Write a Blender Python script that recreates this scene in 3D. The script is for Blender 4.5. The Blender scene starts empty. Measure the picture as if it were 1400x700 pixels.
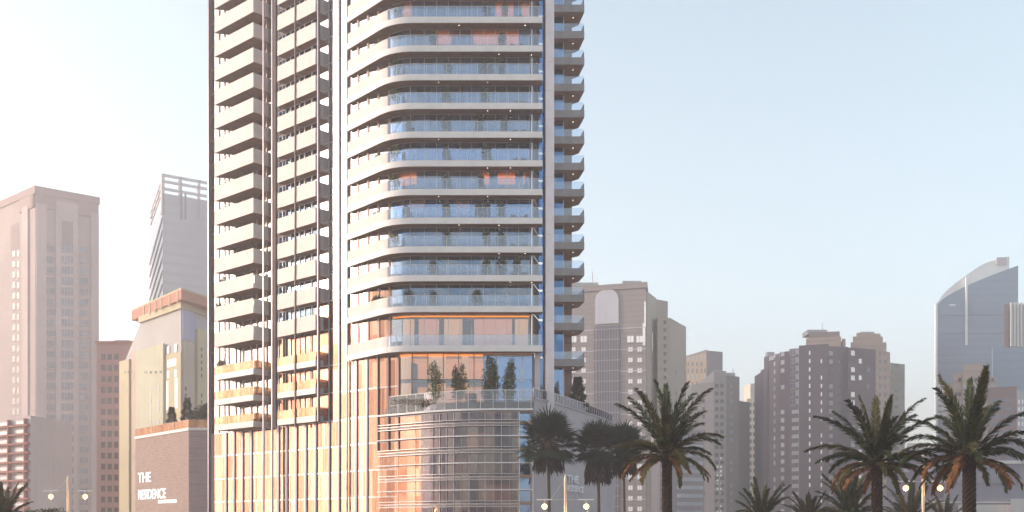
import bpy, bmesh, math, random
from mathutils import Vector, Matrix
R = math.radians
random.seed(11)
F = 1500.0; CAMZ = 6.0; HZ = 725.0           # focal length in photo pixels, eye height, horizon row
C = bpy.context.scene.collection

# ------------------------------------------------------------------ helpers
def P(px, Y):  return ((px - 700.0) * Y / F, Y)
def Zp(py, Y): return CAMZ + (HZ - py) * Y / F

class MB:
    def __init__(s): s.v = []; s.f = []; s.m = []
    def quad(s, a, b, c, d, mi=0):
        n = len(s.v); s.v += [a, b, c, d]; s.f.append((n, n+1, n+2, n+3)); s.m.append(mi)
    def tri(s, a, b, c, mi=0):
        n = len(s.v); s.v += [a, b, c]; s.f.append((n, n+1, n+2)); s.m.append(mi)
    def prism(s, poly, z0, z1, mi=0, ztop=None):
        n = len(s.v); k = len(poly)
        s.v += [(p[0], p[1], z0) for p in poly]
        s.v += [(p[0], p[1], (ztop[i] if ztop else z1)) for i, p in enumerate(poly)]
        s.f.append(tuple(range(n+k-1, n-1, -1))); s.m.append(mi)
        s.f.append(tuple(range(n+k, n+2*k))); s.m.append(mi)
        for i in range(k):
            j = (i+1) % k
            s.f.append((n+i, n+j, n+k+j, n+k+i)); s.m.append(mi)
    def box(s, x0, x1, y0, y1, z0, z1, mi=0):
        s.prism([(x0, y0), (x1, y0), (x1, y1), (x0, y1)], z0, z1, mi)
    def strip(s, path, d0, d1, z0, z1, mi=0):
        a = offset(path, d0); b = offset(path, d1); n = len(s.v); k = len(path)
        for i in range(k):
            s.v += [(a[i][0], a[i][1], z0), (a[i][0], a[i][1], z1), (b[i][0], b[i][1], z1), (b[i][0], b[i][1], z0)]
        for i in range(k-1):
            o = n + 4*i; q = o + 4
            for j in range(4):
                l = (j+1) % 4
                s.f.append((o+j, q+j, q+l, o+l)); s.m.append(mi)
        s.f.append((n, n+1, n+2, n+3)); s.m.append(mi)
        e = n + 4*(k-1); s.f.append((e+3, e+2, e+1, e)); s.m.append(mi)
    def post(s, p, d, w, t0, t1, z0, z1, mi=0):
        """upright box at plan point p, wall direction d, width w along it, from depth t0 to t1 inward"""
        nx, ny = -d[1], d[0]
        q = [(p[0]-d[0]*w/2+nx*t0, p[1]-d[1]*w/2+ny*t0), (p[0]+d[0]*w/2+nx*t0, p[1]+d[1]*w/2+ny*t0),
             (p[0]+d[0]*w/2+nx*t1, p[1]+d[1]*w/2+ny*t1), (p[0]-d[0]*w/2+nx*t1, p[1]-d[1]*w/2+ny*t1)]
        s.prism(q, z0, z1, mi)
    def tube(s, pts, rad, n=8, mi=0, cap=True):
        base = len(s.v); k = len(pts)
        if not hasattr(rad, '__len__'): rad = [rad]*k
        for i, p in enumerate(pts):
            p = Vector(p); a = Vector(pts[max(i-1, 0)]); b = Vector(pts[min(i+1, k-1)])
            t = (b-a).normalized(); u = t.cross(Vector((0, 1, 0)) if abs(t.y) < .9 else Vector((1, 0, 0))).normalized(); w = t.cross(u)
            for j in range(n):
                an = 2*math.pi*j/n; s.v.append(tuple(p + (u*math.cos(an)+w*math.sin(an))*rad[i]))
        for i in range(k-1):
            for j in range(n):
                l = (j+1) % n
                s.f.append((base+i*n+j, base+i*n+l, base+(i+1)*n+l, base+(i+1)*n+j)); s.m.append(mi)
        if cap:
            s.f.append(tuple(range(base+n-1, base-1, -1))); s.m.append(mi)
            s.f.append(tuple(range(base+(k-1)*n, base+k*n))); s.m.append(mi)
    def leaf(s, c, d, up, L, W, mi=0):
        c = Vector(c); side = d.cross(up)
        if side.length < 1e-4: side = Vector((1, 0, 0))
        side = side.normalized()*W/2; e = c + d*L; m = c + d*L*.45
        s.quad(tuple(c), tuple(m-side), tuple(e), tuple(m+side), mi)
    def build(s, name, mats, parent=None, smooth=False, origin=None):
        o_ = Vector(origin) if origin is not None else (Vector(parent['_o']) if parent is not None else Vector((0, 0, 0)))
        me = bpy.data.meshes.new(name)
        me.from_pydata([tuple(Vector(v)-o_) for v in s.v], [], s.f)
        if not isinstance(mats, (list, tuple)): mats = [mats]
        for m in mats: me.materials.append(m)
        if len(mats) > 1: me.polygons.foreach_set('material_index', s.m)
        if smooth: me.polygons.foreach_set('use_smooth', [True]*len(s.f))
        me.update(); me.validate()
        if not smooth or len(s.f) < 20000:
            bm = bmesh.new(); bm.from_mesh(me)
            if not getattr(s, 'open', False): bmesh.ops.recalc_face_normals(bm, faces=bm.faces)
            bm.to_mesh(me); bm.free()
        ob = bpy.data.objects.new(name, me); C.objects.link(ob)
        if parent is not None: ob.parent = parent; ob['_o'] = list(o_)
        else: ob.location = o_; ob['_o'] = list(o_)
        return ob

def offset(path, d):
    out = []; k = len(path)
    for i in range(k):
        ns = []
        for (a, b) in ((i-1, i), (i, i+1)):
            if a < 0 or b >= k: continue
            dx = path[b][0]-path[a][0]; dy = path[b][1]-path[a][1]; L = math.hypot(dx, dy) or 1
            ns.append((-dy/L, dx/L))
        if len(ns) == 2:
            mx, my = ns[0][0]+ns[1][0], ns[0][1]+ns[1][1]; L2 = mx*mx+my*my
            n = (2*mx/L2, 2*my/L2)
        else: n = ns[0]
        out.append((path[i][0]+n[0]*d, path[i][1]+n[1]*d))
    return out

def hit(path, px):
    """plan point and direction where the sight line of column px meets the path"""
    r = (px-700.0)/F
    for i in range(len(path)-1):
        a, b = path[i], path[i+1]
        fa = a[0]-r*a[1]; fb = b[0]-r*b[1]
        if fa*fb <= 0 and fa != fb:
            t = fa/(fa-fb); dx, dy = b[0]-a[0], b[1]-a[1]; L = math.hypot(dx, dy)
            return (a[0]+dx*t, a[1]+dy*t), (dx/L, dy/L), i
    a, b = path[-2], path[-1] if abs(path[-1][0]/path[-1][1]-r) < abs(path[0][0]/path[0][1]-r) else path[-2]
    a, b = (path[-2], path[-1]) if abs(path[-1][0]/path[-1][1]-r) < abs(path[0][0]/path[0][1]-r) else (path[0], path[1])
    fa = a[0]-r*a[1]; fb = b[0]-r*b[1]; t = fa/(fa-fb); dx, dy = b[0]-a[0], b[1]-a[1]; L = math.hypot(dx, dy)
    return (a[0]+dx*t, a[1]+dy*t), (dx/L, dy/L), (0 if a is path[0] else len(path)-2)

def sub(path, pa, pb):
    A, _, i = hit(path, pa); B, _, j = hit(path, pb)
    return [A] + [p for p in path[i+1:j+1]] + [B]

def walk(path, step):
    """points each `step` metres along a path"""
    out = []; left = 0.0
    for i in range(len(path)-1):
        a, b = path[i], path[i+1]; dx, dy = b[0]-a[0], b[1]-a[1]; L = math.hypot(dx, dy); d = (dx/L, dy/L); t = left
        while t < L: out.append(((a[0]+d[0]*t, a[1]+d[1]*t), d)); t += step
        left = t - L
    return out

def tag(o, label=None, cat=None, group=None, kind=None):
    if label: o['label'] = label
    if cat: o['category'] = cat
    if group: o['group'] = group
    if kind: o['kind'] = kind
    return o
def root(name, loc, label, cat, group=None):
    o = bpy.data.objects.new(name, None); C.objects.link(o); o.location = loc; o['_o'] = list(loc)
    o.empty_display_size = .5
    return tag(o, label, cat, group)
def kids(o): return [c for c in bpy.data.objects if c.parent == o]
def copy_tree(o, loc=None, rz=None, sc=None, label=None, group=None, tree=None):
    tree = tree or {}
    c = o.copy(); C.objects.link(c)
    if loc is not None: c.location = loc
    if rz is not None: c.rotation_euler = (0, 0, rz)
    if sc is not None: c.scale = (sc, sc, sc)
    if label: c['label'] = label
    if group: c['group'] = group
    for ch in o.children:
        d = ch.copy(); C.objects.link(d); d.parent = c
        for g in ch.children:
            e = g.copy(); C.objects.link(e); e.parent = d
    return c

# ------------------------------------------------------------------ materials
def mat(name, col, rough=.6, metal=0, var=.0, scale=3.0, bump=0.0, spec=.5, col2=None, emit=None, estr=0, wave=None, stretch=(1, 1, 1), streak=0):
    m = bpy.data.materials.new(name); m.use_nodes = True; nt = m.node_tree; b = nt.nodes['Principled BSDF']
    b.inputs['Roughness'].default_value = rough; b.inputs['Metallic'].default_value = metal
    b.inputs['Specular IOR Level'].default_value = spec
    b.inputs['Base Color'].default_value = (*col, 1)
    if var or bump or wave or streak:
        tc = nt.nodes.new('ShaderNodeTexCoord'); mp = nt.nodes.new('ShaderNodeMapping'); mp.inputs['Scale'].default_value = stretch
        nt.links.new(tc.outputs['Object'], mp.inputs['Vector'])
        no = nt.nodes.new('ShaderNodeTexNoise'); no.inputs['Scale'].default_value = scale; no.inputs['Detail'].default_value = 5
        nt.links.new(mp.outputs['Vector'], no.inputs['Vector'])
        rp = nt.nodes.new('ShaderNodeValToRGB'); c2 = col2 or tuple(c*(1-var) for c in col)
        rp.color_ramp.elements[0].position = .35; rp.color_ramp.elements[1].position = .65
        rp.color_ramp.elements[0].color = (*c2, 1); rp.color_ramp.elements[1].color = (*col, 1)
        nt.links.new(no.outputs['Fac'], rp.inputs['Fac']); last = rp.outputs['Color']; h = no.outputs['Fac']
        if wave:   # horizontal courses: (period in m, darkness)
            sx = nt.nodes.new('ShaderNodeSeparateXYZ'); nt.links.new(tc.outputs['Object'], sx.inputs[0])
            mu = nt.nodes.new('ShaderNodeMath'); mu.operation = 'MULTIPLY'; mu.inputs[1].default_value = 1/wave[0]; nt.links.new(sx.outputs['Z'], mu.inputs[0])
            fr = nt.nodes.new('ShaderNodeMath'); fr.operation = 'FRACT'; nt.links.new(mu.outputs[0], fr.inputs[0])
            lt = nt.nodes.new('ShaderNodeMath'); lt.operation = 'LESS_THAN'; lt.inputs[1].default_value = wave[2] if len(wave) > 2 else .12; nt.links.new(fr.outputs[0], lt.inputs[0])
            mx = nt.nodes.new('ShaderNodeMix'); mx.data_type = 'RGBA'; nt.links.new(lt.outputs[0], mx.inputs['Factor'])
            nt.links.new(last, mx.inputs[6]); mx.inputs[7].default_value = (*[c*(1-wave[1]) for c in col], 1); last = mx.outputs[2]
        if streak:
            mp2 = nt.nodes.new('ShaderNodeMapping'); mp2.inputs['Scale'].default_value = (1.3, 1.3, .05); nt.links.new(tc.outputs['Object'], mp2.inputs['Vector'])
            n2 = nt.nodes.new('ShaderNodeTexNoise'); n2.inputs['Scale'].default_value = 1.0; n2.inputs['Detail'].default_value = 6; nt.links.new(mp2.outputs['Vector'], n2.inputs['Vector'])
            r2 = nt.nodes.new('ShaderNodeMapRange'); r2.inputs[1].default_value = .45; r2.inputs[2].default_value = .8; r2.inputs[3].default_value = 0; r2.inputs[4].default_value = streak
            nt.links.new(n2.outputs['Fac'], r2.inputs[0]); m3 = nt.nodes.new('ShaderNodeMix'); m3.data_type = 'RGBA'; nt.links.new(r2.outputs[0], m3.inputs['Factor'])
            nt.links.new(last, m3.inputs[6]); m3.inputs[7].default_value = (*[c*.45 for c in col], 1); last = m3.outputs[2]
        nt.links.new(last, b.inputs['Base Color'])
        if bump:
            bp = nt.nodes.new('ShaderNodeBump'); bp.inputs['Strength'].default_value = bump; bp.inputs['Distance'].default_value = .05
            nt.links.new(h, bp.inputs['Height']); nt.links.new(bp.outputs['Normal'], b.inputs['Normal'])
    if emit: b.inputs['Emission Color'].default_value = (*emit, 1); b.inputs['Emission Strength'].default_value = estr
    return m

def glass(name, refl, tint=(1, 1, 1), gcol=(1, 1, 1), rough=.03, wob=.0, wscale=.25, panel=None):
    """window glass: a coated reflection over a tinted see-through pane; panel=(metres) gives each pane a slightly different coat"""
    m = bpy.data.materials.new(name); m.use_nodes = True; nt = m.node_tree; nt.nodes.clear()
    out = nt.nodes.new('ShaderNodeOutputMaterial'); mx = nt.nodes.new('ShaderNodeMixShader')
    tr = nt.nodes.new('ShaderNodeBsdfTransparent'); gl = nt.nodes.new('ShaderNodeBsdfGlossy')
    tr.inputs[0].default_value = (*tint, 1); gl.inputs['Color'].default_value = (*gcol, 1); gl.inputs['Roughness'].default_value = rough
    fr = nt.nodes.new('ShaderNodeFresnel'); fr.inputs[0].default_value = 1.5
    ma = nt.nodes.new('ShaderNodeMath'); ma.operation = 'MULTIPLY_ADD'; ma.inputs[1].default_value = 1-refl; ma.inputs[2].default_value = refl; ma.use_clamp = True
    nt.links.new(fr.outputs[0], ma.inputs[0]); nt.links.new(ma.outputs[0], mx.inputs[0])
    nt.links.new(tr.outputs[0], mx.inputs[1]); nt.links.new(gl.outputs[0], mx.inputs[2]); nt.links.new(mx.outputs[0], out.inputs[0])
    tc = nt.nodes.new('ShaderNodeTexCoord')
    if wob:
        no = nt.nodes.new('ShaderNodeTexNoise'); no.inputs['Scale'].default_value = wscale; no.inputs['Detail'].default_value = 2
        nt.links.new(tc.outputs['Object'], no.inputs['Vector'])
        bp = nt.nodes.new('ShaderNodeBump'); bp.inputs['Strength'].default_value = wob; bp.inputs['Distance'].default_value = .3
        nt.links.new(no.outputs['Fac'], bp.inputs['Height']); nt.links.new(bp.outputs[0], gl.inputs['Normal'])
    if panel:
        mp = nt.nodes.new('ShaderNodeMapping'); mp.inputs['Scale'].default_value = (1/panel[0], 1/panel[0], 1/panel[1])
        nt.links.new(tc.outputs['Object'], mp.inputs['Vector'])
        sn = nt.nodes.new('ShaderNodeVectorMath'); sn.operation = 'FLOOR'; nt.links.new(mp.outputs[0], sn.inputs[0])
        wn = nt.nodes.new('ShaderNodeTexWhiteNoise'); nt.links.new(sn.outputs[0], wn.inputs['Vector'])
        rp = nt.nodes.new('ShaderNodeMix'); rp.data_type = 'RGBA'; nt.links.new(wn.outputs['Value'], rp.inputs['Factor'])
        rp.inputs[6].default_value = (*panel[2], 1); rp.inputs[7].default_value = (*panel[3], 1); nt.links.new(rp.outputs[2], gl.inputs['Color'])
    return m

M = {}
M['cream'] = mat('cream_panel', (.80, .745, .72), .5, var=.08, scale=.6, streak=.12)
M['west_panel'] = mat('west_panel', (.66, .58, .545), .55, var=.1, scale=.6, streak=.15)  # same cladding as cream, darkened in colour to offset the direct sun
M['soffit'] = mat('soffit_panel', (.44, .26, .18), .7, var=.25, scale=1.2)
M['fascia'] = mat('fascia_panel', (.62, .57, .56), .45, var=.06, scale=.6, streak=.15)
M['pier'] = mat('pier_stone', (.74, .68, .71), .5, var=.12, scale=.5, wave=(3.5, .25, .02), streak=.1)
M['concrete'] = mat('balcony_grey', (.36, .33, .32), .7, var=.15, scale=1, streak=.3)
M['fin'] = mat('fin_metal', (.20, .17, .22), .4, metal=.3, var=.15, scale=.6)
M['fin_light'] = mat('fin_light', (.44, .38, .42), .4, metal=.2, var=.15, scale=.6)
M['white_frame'] = mat('pale_frame', (.72, .68, .68), .4)
M['dark_frame'] = mat('dark_frame', (.09, .06, .055), .5, var=.2)
M['bronze_frame'] = mat('bronze_frame', (.30, .20, .17), .45, metal=.2, var=.15)
M['silver'] = mat('louvre_metal', (.56, .51, .52), .35, metal=.6, var=.1, scale=2)
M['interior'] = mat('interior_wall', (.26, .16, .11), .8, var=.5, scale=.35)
M['room_slab'] = mat('room_ceiling', (.45, .38, .34), .8)
M['wood'] = mat('wood_lining', (.40, .16, .07), .6, var=.3, scale=1.5, emit=(1, .24, .05), estr=.5)  # room light put into the wood as a glow of its own
M['wood_dim'] = mat('wood_lining_dim', (.20, .08, .05), .6, var=.3, scale=1.5)
M['lit_curtain'] = mat('lit_curtain', (.75, .55, .38), .9, var=.25, scale=9, stretch=(1, 1, .05), emit=(1, .60, .32), estr=.22)  # cloth glows by itself in place of room lamps behind it
M['blush_curtain'] = mat('blush_curtain', (.75, .50, .42), .9, var=.2, scale=9, stretch=(1, 1, .05), emit=(1, .50, .38), estr=.2)  # pinker cloth with the same built-in glow
M['sheer'] = mat('sheer_curtain', (.86, .82, .78), .9, var=.12, scale=6, stretch=(1, 1, .05))  # pale cloth standing in for the bright sky reflection in the west glazing
M['sheer_glass'] = glass('sheer_glass', .30, (.97, .96, .95), (1, .97, .95), .05, .08, .3)
M['curtain'] = mat('curtain', (.52, .50, .60), .9, var=.25, scale=9, stretch=(1, 1, .05))
M['curtain_tan'] = mat('curtain_tan', (.72, .54, .36), .9, var=.25, scale=9, stretch=(1, 1, .05))
M['light'] = mat('downlight', (1, .95, .85), emit=(1, .9, .75), estr=2.2)
M['rail_glass'] = glass('balustrade_glass', .10, (.84, .89, .95), (.85, .92, 1), .02)
M['blue_glass'] = glass('blue_glass', .30, (.38, .56, .86), (.55, .76, 1), .02, .06, .5)
M['room_glass'] = glass('room_glass', .13, (.78, .84, .93), (.62, .82, 1.0), .02, .06, .5, panel=(1.4, 3.5, (.42, .68, .95), (.85, .92, 1)))
M['hall_glass'] = glass('hall_glass', .10, (.95, .9, .85), (.7, .85, 1), .03, .08, .5)
M['terrace_glass'] = glass('terrace_glass', .05, (.88, .86, .88), (.75, .8, .85), .02)
M['west_glass'] = glass('west_glass', .80, (.9, .9, .9), (1, .97, .95), .05, .10, .25)
M['deep_glass'] = glass('deep_blue_glass', .42, (.15, .32, .60), (.22, .47, .88), .03, .06, .5, panel=(1.2, 3.5, (.10, .26, .50), (.30, .52, .75)))
M['bronze_glass'] = glass('bronze_glass', .78, (.8, .5, .32), (.85, .5, .3), .08, .10, .3, panel=(1.15, 3.4, (.26, .13, .085), (.47, .29, .21)))  # orange reflection of the surroundings put into the glass colour
M['orange_glass'] = glass('orange_rail_glass', .5, (.85, .66, .5), (.95, .42, .16), .06, .06, .6, panel=(.9, 50, (.38, .19, .11), (.60, .37, .24)))  # orange reflection painted into the balustrade panes
M['podium_glass'] = glass('podium_glass', .24, (.46, .42, .43), (.80, .70, .70), .05, .035, .4, panel=(1.0, 3.2, (.19, .20, .27), (.56, .49, .49)))
M['brick'] = mat('long_brick', (.42, .30, .26), .85, var=.28, scale=1.6, stretch=(.5, .5, 4), bump=.3, wave=(.45, .25, .14))
M['brick_dark'] = mat('stone_cladding', (.37, .29, .29), .8, var=.15, scale=1.2, stretch=(.5, .5, 3), wave=(1.9, .3, .05))
M['podium_wall'] = mat('podium_wall_render', (.42, .38, .40), .8, var=.1, scale=.3, streak=.15)
M['leaf'] = mat('leaf', (.055, .085, .03), .7, var=.55, scale=2.0)
M['terrace_leaf'] = mat('terrace_leaf', (.11, .19, .045), .6, var=.5, scale=2.0, spec=.2)
M['leaf2'] = mat('leaf_light', (.10, .13, .045), .7, var=.4, scale=2.0)
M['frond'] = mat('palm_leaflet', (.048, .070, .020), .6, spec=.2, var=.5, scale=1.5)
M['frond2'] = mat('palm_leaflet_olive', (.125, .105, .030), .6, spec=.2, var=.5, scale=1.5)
M['frond_dry'] = mat('palm_leaflet_dry', (.30, .13, .055), .8, spec=.15, var=.5, scale=1.5)  # brown-orange tone for the lowest fronds
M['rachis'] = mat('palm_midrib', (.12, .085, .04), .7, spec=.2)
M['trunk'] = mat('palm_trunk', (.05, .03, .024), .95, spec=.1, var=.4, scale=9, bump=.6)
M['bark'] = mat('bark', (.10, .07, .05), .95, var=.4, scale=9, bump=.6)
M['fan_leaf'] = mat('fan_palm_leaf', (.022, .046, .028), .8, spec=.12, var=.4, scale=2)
M['skirt'] = mat('dead_palm_leaves', (.03, .022, .02), .95, var=.5, scale=3, stretch=(3, 3, .4))
M['pot'] = mat('pot', (.16, .12, .11), .6, var=.2)
M['white_pot'] = mat('white_pot', (.7, .66, .62), .5, var=.1)
M['furn'] = mat('wicker', (.06, .055, .06), .7, var=.2)
M['cushion'] = mat('cushion', (.6, .58, .6), .9)
M['red_cloth'] = mat('red_fabric', (.35, .05, .03), .9)
M['pole'] = mat('lamp_pole_paint', (.74, .56, .42), .4, metal=.2, var=.1)  # lamplight falling on the pole is put into its warm colour
M['head'] = mat('lamp_head_white', (.8, .78, .76), .4)
M['bulb'] = mat('lamp_bulb', (1, .8, .5), emit=(1, .42, .08), estr=3.2)
M['cove'] = mat('cove_light', (1, .4, .12), emit=(1, .33, .08), estr=.75)
M['letters_dim'] = mat('sign_letters_dim', (.8, .78, .82), .5)
M['letters'] = mat('sign_letters', (.85, .82, .82), .4, emit=(1, .95, .95), estr=.25)
M['tan_glow'] = mat('lit_tan_lining', (.5, .3, .18), .7, var=.3, scale=.4, emit=(1, .45, .2), estr=.22)  # lining glows by itself in place of room lamps

# ------------------------------------------------------------------ world, sun, camera
sc = bpy.context.scene
SUN_EL = R(12.5); SUN_AZ = math.atan2(-1.01, .105)        # from +Y towards +X
sdir = Vector((math.sin(SUN_AZ)*math.cos(SUN_EL), math.cos(SUN_AZ)*math.cos(SUN_EL), math.sin(SUN_EL)))
w = bpy.data.worlds.new('World'); sc.world = w; w.use_nodes = True; nt = w.node_tree
bg = nt.nodes['Background']; sky = nt.nodes.new('ShaderNodeTexSky'); sky.sky_type = 'NISHITA'; sky.sun_disc = False
sky.sun_elevation = SUN_EL; sky.sun_rotation = SUN_AZ; sky.air_density = 1.0; sky.dust_density = 1.2; sky.ozone_density = 2.0; sky.altitude = 0
hs = nt.nodes.new('ShaderNodeHueSaturation'); hs.inputs['Saturation'].default_value = .58; hs.inputs['Value'].default_value = 1.13; hs.inputs['Hue'].default_value = .474; nt.links.new(sky.outputs[0], hs.inputs['Color']); nt.links.new(hs.outputs[0], bg.inputs[0]); bg.inputs[1].default_value = .15
sd = bpy.data.lights.new('sun', 'SUN'); sd.energy = 2.1; sd.angle = R(.6); sd.color = (1, .78, .58)
so = bpy.data.objects.new('sun', sd); C.objects.link(so); so.rotation_euler = (-sdir).to_track_quat('-Z', 'Y').to_euler(); so.location = (-200, 50, 150)
cd = bpy.data.cameras.new('camera'); co = bpy.data.objects.new('camera', cd); C.objects.link(co); sc.camera = co
cd.sensor_width = 36; cd.lens = 36*F/1400; cd.shift_y = (HZ-350)/1400; cd.clip_end = 8000; cd.clip_start = .5
co.location = (0, 0, CAMZ); co.rotation_euler = (R(90), 0, 0)
sc.view_settings.view_transform = 'Standard'; sc.view_settings.look = 'None'; sc.view_settings.gamma = 1; sc.view_settings.exposure = 1.27
sc.cycles.use_denoising = True; sc.cycles.max_bounces = 10; sc.cycles.transparent_max_bounces = 14; sc.cycles.volume_bounces = 1
sc.cycles.sample_clamp_indirect = 6; sc.cycles.caustics_reflective = False; sc.cycles.caustics_refractive = False
sc.cycles.volume_max_steps = 64

# ------------------------------------------------------------------ haze, ground, road
hz = MB(); hz.box(-1600, 1600, -600, 1900, -1, 215)
hm = bpy.data.materials.new('haze_air'); hm.use_nodes = True; n_ = hm.node_tree; n_.nodes.clear()
ho = n_.nodes.new('ShaderNodeOutputMaterial'); pv = n_.nodes.new('ShaderNodeVolumePrincipled')
pv.inputs['Color'].default_value = (.97, .88, .88, 1); pv.inputs['Density'].default_value = .00080; pv.inputs['Anisotropy'].default_value = .45
n_.links.new(pv.outputs[0], ho.inputs['Volume'])
tag(hz.build('haze', hm), kind='stuff')
GM = {'ground': mat('ground_sand', (.32, .26, .21), .9, var=.25, scale=.05), 'road': mat('asphalt', (.05, .05, .052), .9, var=.3, scale=.8),
      'pave': mat('paving', (.36, .32, .29), .8, var=.15, scale=.5), 'kerb': mat('kerb_stone', (.45, .43, .41), .8, var=.1), 'line': mat('road_paint', (.75, .75, .72), .7)}
def struct(name, mb, m): o = mb.build(name, m); o['kind'] = 'structure'; return o
g = MB(); g.open = True; g.quad((-1590, -590, 0), (1590, -590, 0), (1590, 1890, 0), (-1590, 1890, 0)); struct('ground', g, GM['ground'])
g = MB(); g.open = True; g.quad((-500, 30, .008), (500, 30, .008), (500, 60, .008), (-500, 60, .008)); struct('road', g, GM['road'])
g = MB(); g.box(-500, 500, 60.3, 129, -.2, .13); struct('pavement', g, GM['pave'])
for y in (29.7, 60.0):
    g = MB(); g.box(-500, 500, y, y+.3, -.2, .14); struct('kerb', g, GM['kerb'])
g = MB(); g.open = True
for i in range(-60, 60):
    for y in (37.5, 52.5): g.quad((i*8, y-.07, .012), (i*8+3, y-.07, .012), (i*8+3, y+.07, .012), (i*8, y+.07, .012))
g.quad((-500, 44.9, .012), (500, 44.9, .012), (500, 45.05, .012), (-500, 45.05, .012)); struct('road_markings', g, GM['line'])

# ================================================================== MAIN TOWER
FD = (.74, -.6726)                                   # direction of the west front, towards the corner
FP = (-21.2, 141.2)                                  # its fascia line passes here
def Fline(d): return [(FP[0]-FD[0]*60+.6726*d, FP[1]-FD[1]*60+.74*d), (FP[0]+FD[0]*2+.6726*d, FP[1]+FD[1]*2+.74*d)]
W = Fline(1.2)
# fascia of the round-cornered balconies
A0 = FP; corner = (-14.7, 133.7); dl = (corner[0]-A0[0], corner[1]-A0[1]); L = math.hypot(*dl); dl = (dl[0]/L, dl[1]/L)
T = 2.7; a = (corner[0]-dl[0]*T, corner[1]-dl[1]*T); b = (corner[0]+T, corner[1])
curve = []
for i in range(9):
    t = i/8; curve.append(((1-t)**2*a[0]+2*t*(1-t)*corner[0]+t*t*b[0], (1-t)**2*a[1]+2*t*(1-t)*corner[1]+t*t*b[1]))
FASC = [A0] + curve + [(3.72, 133.7)]
g0 = hit(W, 475)[0]; GL = [offset(FASC, .45)[0], hit(offset(FASC, .8), 504)[0], hit(offset(FASC, 1.2), 519)[0]] + offset(FASC, 1.9)[5:-1] + [(2.45, 135.6)]
BODY = [hit(W, 284)[0], g0] + GL[2:]
tower = root('residential_tower', (-18, 150, 0), 'tall beige residential tower with rounded balconies and a glass base', 'tower')
tp = tower
def part(name, mb, m, parent=None, smooth=False): return mb.build(name, m, parent or tp, smooth)

LV = [20.45, 24.15, 27.8, 32.6] + [36.36+3.5*i for i in range(16)]   # underside of each slab
TOP = LV[-1] + 3.5
# interior back walls and floor plates
core_in = offset(BODY, 5.0)
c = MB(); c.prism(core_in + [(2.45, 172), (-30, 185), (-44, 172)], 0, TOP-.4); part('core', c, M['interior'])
for i, z in enumerate(LV):
    s = MB(); s.strip(BODY, .05, 5.2, z+.1, z+.55); part('floor_slab', s, M['room_slab'])
s = MB(); s.prism([BODY[0]] + BODY[1:] + [(4.1, 136), (5, 147), (7, 147), (8.2, 150), (8.2, 172), (-30, 186), (-45, 172)], TOP, TOP+1.2); part('roof', s, M['cream'])
# east and rear walls
e = MB(); e.prism([(5.05, 147.4), (6.95, 147.4), (6.95, 150.3), (8.2, 150.3), (8.2, 172), (5.05, 172)], 16, TOP-.1); part('rear_wall', e, mat('east_wall', (.42, .29, .24), .8, var=.2, scale=.5, wave=(3.5, .3, .08)))
# wing wall (the tall pale pier)
s = MB(); s.box(4.1, 5.05, 133.55, 147.3, 18, TOP); part('pier', s, M['pier'])
s = MB(); s.box(4.98, 5.12, 133.4, 133.7, 18, TOP); part('pier_trim', s, M['white_frame'])

def window_wall(path, z0, z1, gm, step, fm, mw=.07, md=(-.06, .10), pxs=None, transom=None, curtains=0, lining=0, cm='curtain'):
    g = MB(); g.strip(path, 0, .03, z0, z1); gw = part('window_wall', g, gm)
    m = MB()
    pts = [hit(path, q)[:2] for q in pxs] if pxs else (walk(path, step) if step else [])
    if step == 0: pts = []
    for p, d in pts: m.post(p, d, mw, md[0], md[1], z0, z1)
    if pts: m.strip(path, -.04, .06, z1-.07, z1-.005)
    for zz in (transom or []): m.strip(path, -.05, .06, zz, zz+.06)
    m.build('window_frame', fm, gw)
    tot = walk(path, .2)
    if curtains:
        cu = MB(); i = 0; any_ = False
        while i < len(tot)-6:
            n = random.randint(4, 11)
            if random.random() < curtains:
                sp = [q[0] for q in tot[i:i+n+1]]
                if len(sp) > 1: cu.strip(sp, *((.10, .13) if curtains == 1 else (.35, .40)), z0, z1-.02); any_ = True
            i += n
        if any_: cu.build('curtain', M[cm], gw)
    if lining:
        li = MB(); i = 0; any_ = False
        while i < len(tot)-6:
            n = random.randint(10, 28)
            if random.random() < lining:
                sp = [q[0] for q in tot[i:i+n+1]]
                if len(sp) > 1: li.strip(sp, .9, 2.6, z1-.32, z1-.27); li.strip(sp, 1.6, 1.7, z1-1.15, z1-.35); any_ = True
            i += n
        if any_: li.build('wood_lining', random.choice([M['wood'], M['wood_dim'], M['wood']]), gw)
    return gw

def downlight(mb, x, y, z, r=.055): mb.tube([(x, y, z-.012), (x, y, z+.004)], r, 8)

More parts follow.
